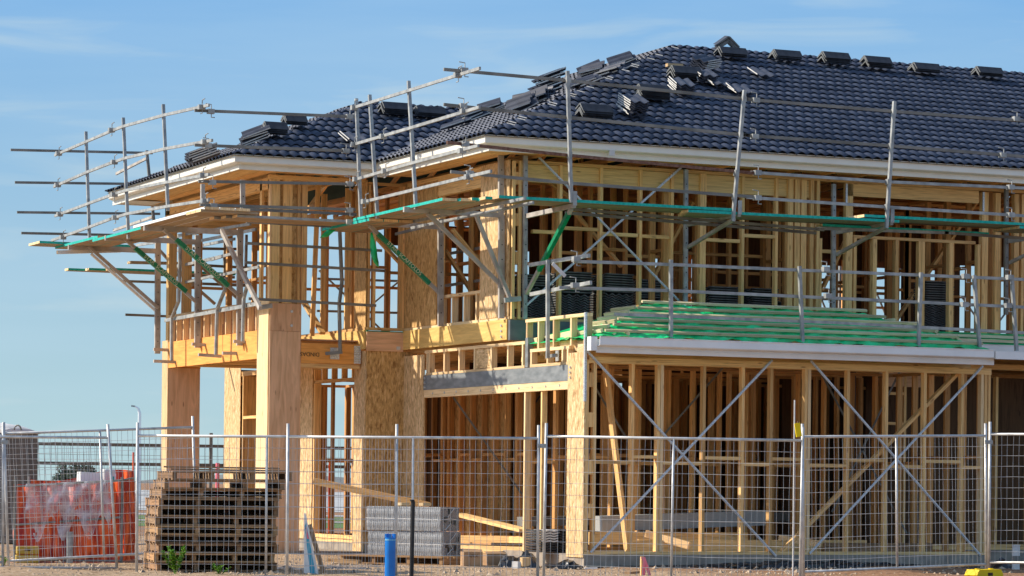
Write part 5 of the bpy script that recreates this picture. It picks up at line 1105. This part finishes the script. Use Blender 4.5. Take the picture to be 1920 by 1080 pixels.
# materials stored in the garage
def pile(name, label, cat, a, b, w_, h_, mat, n=1, gap=.0, grp=None, up=ZZ):
    o = obj(name, MB().bar(a, b, w_, h_), mat); return tag(o, label, cat, grp)
pile('wrapped_beam', 'long pale grey wrapped beam lying across the garage', 'beam', P(1120, 990, 'Y', 1.6)+Vector((0, 0, .06)), P(1436, 978, 'Y', 1.9)+Vector((0, 0, .06)), .25, .22, 'pale')
pile('wrapped_beam', 'darker grey beam lying behind the pale one in the garage', 'beam', P(975, 978, 'Y', 3.6), P(1530, 968, 'Y', 3.8), .2, .14, 'galvdark')
for i, (x0, x1, y, z, lab) in enumerate(((.9, 3.6, .55, .10, 'front pine board on the garage floor'), (1.3, 5.1, .95, .10, 'second pine board on the garage floor'), (.7, 3.3, 1.3, .2, 'top pine board of the pile at the back of the garage floor'), (2.2, 5.0, 1.25, .08, 'pine board under the grey beams in the garage'), (4.3, 6.2, .9, .06, 'short dark board near the right brace in the garage'))): pile('timber_board', lab, 'board', (x0, y, z), (x1, y+.1, z), .045, .18, 'stud' if i != 4 else 'old', grp='boards on the garage floor')
pile('timber_board', 'short slanted board end poking out of the garage pile', 'board', (1.35, .8, .28), (1.75, .25, .12), .06, .1, 'stud_pale'); pile('timber_board', 'second short slanted board end in the garage, further right', 'board', (3.5, .8, .22), (3.9, .3, .15), .06, .09, 'stud_pale')
for i, (y, z, lab) in enumerate(((2.6, .03, 'bottom'), (2.75, .12, 'middle'), (2.5, .2, 'upper'))): pile('timber_board', lab+' beam lying on the floor inside the left opening', 'board', P(855+12*i, 1010, 'Y', y+2)*1, P(990, 1012, 'Y', y), .07, .1, 'stud')
a_, b_ = P(864, 1034, 'Y', 3.6), P(985, 1038, 'Y', 2.4); pile('timber_board', 'thick squared timber on the ground before the left opening', 'board', (a_.x, a_.y, -.03), (b_.x, b_.y, -.03), .12, .16, 'stud')
for i, (px_, lab) in enumerate(((1016, 'white edged'), (1050, 'dark'))):
    p = P(px_, 1035, 'Y', 1.15+.1*i); root = thing('tile_pack', f'{lab} tile pack on the slab just left of the garage corner post', 'roof tiles', (p.x, p.y, 0), .15)
    for k in range(9): o = obj('roof_tile', tile_mesh(.40, .28, .006 if i == 0 else .012, edge=1), ['offwhite' if (i == 0 and k > 3) else 'capback', 'capback'], root); o.location = (0, 0, .02+k*.036)
# left hand site: toilet, bin, yellow crate
def toilet():
    D = 52; a = P(14, 903, 'D', D); root = thing('portable_toilet', 'dark grey portable toilet with a domed white roof at the far left', 'portable toilet', (a.x, a.y, GZ), math.atan2(r0.y, r0.x)-.35)
    zt = P(60, 812, 'D', D).z-GZ; w_ = 1.1
    obj('cabin', MB().box(-w_-.02, -.02, 0, 1.1, 0, zt, ax='z'), 'greyp', root); rb = MB()
    for i in range(14): rb.box(-w_+.02+i*.078, -w_+.045+i*.078, -.012, -.001, .1, zt-.1, ax='z')
    obj('ribs', rb, 'greyp', root)
    dm = MB(); n = 14
    for j, yy in enumerate((-.04, .2, .55, .9, 1.14)):
        kk = (.5, .9, 1, .9, .5)[j]
        for i in range(n+1): dm.v.append((-w_-.06+(w_+.08)*i/n, yy, zt+.19*kk*math.sin(math.pi*i/n)**.5 if 0 < i < n else zt))
    for j in range(4):
        for i in range(n): q = j*(n+1)+i; dm.face((q, q+1, q+n+2, q+n+1), [(0, 0)]*4)
    for j in (0, 4): dm.face(tuple(range(j*(n+1), (j+1)*(n+1))), [(0, 0)]*(n+1))
    fixn(obj('domed_roof', dm, 'offwhite', root, smooth=False)); an = [(.02+.07*math.cos(t), 0.3, zt+.05+.09*math.sin(t)) for t in [i*.45 for i in range(8)]]; obj('lifting_ring', MB().tube(an, .015, 6), 'galvdark', root)
    obj('red_panel', MB().box(-w_+.25, -w_+.40, -.03, -.013, zt*.55, zt*.86, ax='z'), 'orangep', root); obj('door', MB().box(-w_-.03, -w_-.021, .15, .95, .1, zt-.15, ax='z'), 'galvdark', root)
toilet()
def binn():
    D = 40.0; a = P(28, 1055, 'D', D); b = P(228, 1055, 'D', D); e = (b-a); e.z = 0; Ln = e.length; e.normalize(); f = Vector((-e.y, e.x, 0)); c = (a+b)/2
    root = thing('rubbish_bin', 'square wire rubbish cage lined with bright orange plastic sheet', 'rubbish bin', (c.x, c.y, GZ)); rng = random.Random(1); hF = 1.13; dep = 1.15
    def sheet_(p0, p1, hh, seed, bul=.05):
        rg = random.Random(seed); nx, nz_ = 36, 18; mb = MB(); p0 = Vector(p0); p1 = Vector(p1); dd = (p1-p0).normalized(); nn = Vector((dd.y, -dd.x, 0))
        ph = [rg.uniform(0, 6) for _ in range(6)]
        for j in range(nz_+1):
            for i in range(nx+1):
                u = i/nx; v = j/nz_; o = bul*math.sin(math.pi*v)*math.sin(math.pi*u)-.05*math.sin(math.pi*u)*v+.035*math.sin(v*9+ph[2]+3*math.sin(u*4))*math.sin(u*3.1)+.03*math.sin(u*31+ph[0]+v*2)+.016*math.sin(u*57+ph[1]-v*3)+.012*rg.uniform(-1, 1)
                top = hh(u); mb.v.append(tuple(p0.lerp(p1, u)+nn*o+ZZ*(.03+(top-.03)*v)))
        for j in range(nz_):
            for i in range(nx): q = j*(nx+1)+i; mb.face((q, q+1, q+nx+2, q+nx+1), [(0, 0)]*4)
        return mb
    P0, P1, P2, P3 = -e*Ln/2, e*Ln/2, e*Ln/2+f*dep, -e*Ln/2+f*dep
    fr = lambda u: 1.02-.05*math.sin(u*3.1)+.10*u
    obj('front_liner', sheet_(P0, P1, fr, 1), 'orangep', root, smooth=True); obj('side_liner', sheet_(P3, P0, lambda u: 1.05, 2), 'orangep', root, smooth=True); obj('side_liner', sheet_(P1, P2, lambda u: 1.12+.03*u, 3), 'orangep', root, smooth=True); obj('back_liner', sheet_(P3, P2, lambda u: 1.12+.12*u-.05*math.sin(u*6), 4, -.03), 'orangep', root, smooth=True)
    ft = MB(); 
    for z in (.03, .5, 1.02):
        ft.tube([P0+ZZ*z-f*.04, P1+ZZ*(z+(.1 if z > 1 else .12 if z > .4 else 0))-f*.04], .016, 6)
    for q in (P0, P1, P2, P3): ft.tube([q+ZZ*0-f*.03, q+ZZ*1.16-f*.03], .02, 6)
    obj('stump', MB().tube([e*Ln*.02-f*.09, e*Ln*.02-f*.09+ZZ*.42], .05, 8), 'galv', root); ft.tube([P1+ZZ*1.12, P2+ZZ*1.15], .016, 6); obj('cage', ft, 'galvdark', root)
    fl = MB(); nx = 30; rg = random.Random(8)
    for j in range(10):
        for i in range(nx+1):
            u = .10+.80*i/nx; v = j/9; fl.v.append(tuple(P0.lerp(P1, u)-f*(.05+.03*math.sin(i*.9+j)+.02*rg.random())+ZZ*(1.05+.08*u-v*(.45+.35*math.sin(i*.35)**2))))
    for j in range(9):
        for i in range(nx): q = j*(nx+1)+i; fl.face((q, q+1, q+nx+2, q+nx+1), [(0, 0)]*4)
    obj('clear_film', fl, 'film', root, smooth=True)
    c2 = c+e*Ln*.2+f*dep*.5; tag(obj('foam_sheet', MB().bar((c2.x-.25, c2.y, GZ+1.16), (c2.x+.22, c2.y-.08, GZ+1.14), .5, .14), 'paint'), 'white foam sheet lying on the rubbish in the orange bin', 'foam')
    c3 = c+e*Ln*.33+f*dep*.3; root2 = thing('waste_bag', 'white and green printed bag propped up at the right of the orange bin', 'bag', (c3.x, c3.y, GZ+.75), .4); mb = MB().box(-.1, .1, -.06, .06, 0, .52, ax='z'); o = obj('bag_body', mb, 'offwhite', root2); bv = o.modifiers.new('b', 'BEVEL'); bv.width = .03; bv.segments = 3; obj('green_print', MB().box(-.0, .06, -.064, -.061, .28, .42, ax='z'), 'teal', root2); obj('dark_print', MB().box(-.08, .06, -.064, -.061, .0, .1, ax='z'), 'greyp', root2)
    d0 = c-e*Ln*.36-f*.25; root3 = thing('yellow_crate', 'faded yellow crate on the ground at the left foot of the orange bin', 'crate', (d0.x, d0.y, GZ), ang0); mb = MB().box(-.15, .15, -.11, .11, 0, .105, ax='x').box(-.14, .155, -.10, .12, .115, .22, ax='x'); o = obj('crate_body', mb, 'dullyel', root3); bv = o.modifiers.new('b', 'BEVEL'); bv.width = .012; bv.segments = 2; obj('hand_slot', MB().box(-.04, .04, -.104, -.1005, .16, .185), 'ink', root3)
    wp = P(262, 950, 'D', 41); rr = crumple(232, 262, 1000, 41.3, .9, 'pink tinted plastic sheet hanging between the bin and the pallets', mat='film', seed=9, dep=.3)
binn()
for px_, py_, D_, sz_, mt_, nm_, ct_, lb_ in ((1108, 1064, 39.3, (.17, .05, .02), 'paint', 'scrap_board', 'scrap', 'white strip of scrap lying on the dirt below the garage corner'), (968, 1062, 39.2, (.09, .08, .09), 'offwhite', 'foam_scrap', 'scrap', 'small white lump of foam on the gravel by the black plastic'), (1190, 1075, 37.4, (.34, .10, .03), 'old', 'timber_offcut', 'timber', 'dark flat timber scrap on the dirt left of the pink ribbon stake'), (645, 1041, 41.0, (.5, .1, .05), 'pallet', 'timber_offcut', 'timber', 'timber scrap beside the left end of the new pallet'), (985, 1040, 40.2, (.1, .12, .12), 'stud_pale', 'timber_offcut', 'timber', 'pale timber offcut standing among the black plastic')):
    q = P(px_, py_, 'D', D_); o = obj(nm_, MB().box(-sz_[0]/2, sz_[0]/2, -sz_[1]/2, sz_[1]/2, 0, sz_[2], ax='x'), mt_); o.location = (q.x, q.y, GZ+.012); o.rotation_euler = (0, .03, px_*.7); tag(o, lb_, ct_)
# weeds
def weed(px, py, D, h, label, seed, n=70):
    p = P(px, py, 'D', D); rng = random.Random(seed); root = thing('weed', label, 'plant', (p.x, p.y, GZ-.02)); lf = MB(); st = MB()
    for k in range(7):
        an = rng.uniform(0, 6.3); r = h*.75*rng.random(); top = Vector((r*math.cos(an), r*math.sin(an), h*rng.uniform(.6, 1))); st.tube([(0, 0, 0), tuple(top*.5+Vector((0, 0, h*.08))), tuple(top)], .004, 4, r2=.002)
        for i in range(n//7):
            t = rng.uniform(.25, 1.02); c = top*t; dr = Vector((rng.uniform(-1, 1), rng.uniform(-1, 1), rng.uniform(-.2, .7))).normalized(); s = rng.uniform(.025, .055); sd = dr.cross(ZZ).normalized(); a = len(lf.v)
            lf.v += [tuple(c), tuple(c+dr*s*.5+sd*s*.34), tuple(c+dr*s*1.1), tuple(c+dr*s*.5-sd*s*.34)]; lf.face((a, a+1, a+2, a+3), [(0, 0)]*4)
    obj('stems', st, 'leaf', root); obj('leaves', lf, 'leaf', root)
weed(329, 1050, 35.6, .37, 'bushy bright green weed growing before the pallet stack', 1, 760); weed(413, 1050, 35.6, .14, 'smaller green weed to the right of the bushy one', 2, 110); weed(8, 1060, 38.2, .16, 'tiny green weed at the left edge under the fence', 3, 60); weed(240, 1010, 42, .75, 'weed between the orange bin and the pallets', 4, 60)
# far tree
def tree():
    D = 260; b = P(148, 905, 'D', D); root = thing('far_tree', 'round dark green tree far behind the orange bin', 'tree', (b.x, b.y, GZ)); rng = random.Random(6); tr = MB().tube([(0, 0, 0), (.1, 0, .8), (0, .1, 1.5)], .25, 8, r2=.12)
    for k in range(5): an = k*1.3; tr.tube([(0, 0, 1.0), (1.1*math.cos(an), 1.1*math.sin(an), 1.9)], .09, 5, r2=.03)
    obj('trunk', tr, 'bark', root); cr_ = MB()
    clumps = [(rng.gauss(0, .75), rng.gauss(0, .6), rng.uniform(1.1, 2.3), rng.uniform(.35, .6)) for _ in range(26)]
    for i in range(3600):
        cx, cy, cz, cr = clumps[rng.randrange(len(clumps))]; dr = Vector((rng.gauss(0, 1), rng.gauss(0, 1), rng.gauss(0, 1))).normalized(); p = Vector((cx*1.1, cy, cz))+dr*cr*rng.uniform(.6, 1.1); s = rng.uniform(.05, .13); u = Vector((rng.uniform(-1, 1), rng.uniform(-1, 1), rng.uniform(-1, 1))).normalized(); v = u.cross(dr).normalized(); k = len(cr_.v)
        cr_.v += [tuple(p-u*s), tuple(p+v*s), tuple(p+u*s), tuple(p-v*s)]; cr_.face((k, k+1, k+2, k+3), [(0, 0)]*4)
    obj('crown', cr_, 'farleaf', root)
tree()
# distant street lamp, poles
def lamp(px, yt, D, label):
    a = P(px, yt, 'D', D); root = thing('street_lamp', label, 'street lamp', (a.x, a.y, GZ)); h = a.z-GZ; obj('pole', MB().tube([(0, 0, 0), (0, 0, h-.35), tuple(-r0*.03*D/60+ZZ*(h-.1)), tuple(-r0*.1*D/60+ZZ*h)], .004*D/6, 6, r2=.002*D/6), 'paint', root); obj('lamp_head', MB().bar(-r0*.1*D/60+ZZ*h, -r0*.17*D/60+ZZ*(h+.02), .16, .08), 'galv', root)
lamp(262, 762, 150, 'slender white street lamp far away above the fence at the left')
for i, (px_, yt, yb, D, mt, lab) in enumerate(((250, 848, 960, 48, 'orangep', 'thin orange pole behind the bin and the pallets'), (408, 868, 930, 50, 'pink', 'pink topped marker post between the porch pillars'), (618, 862, 1000, 55, 'orangep', 'orange pole seen through the porch opening'))):
    a = P(px_, yt, 'D', D); tag(obj('marker_post', MB().tube([(a.x, a.y, GZ), tuple(a)], .016 if i != 1 else .035, 8), mt), lab, 'post')
print('objects', len(bpy.data.objects))
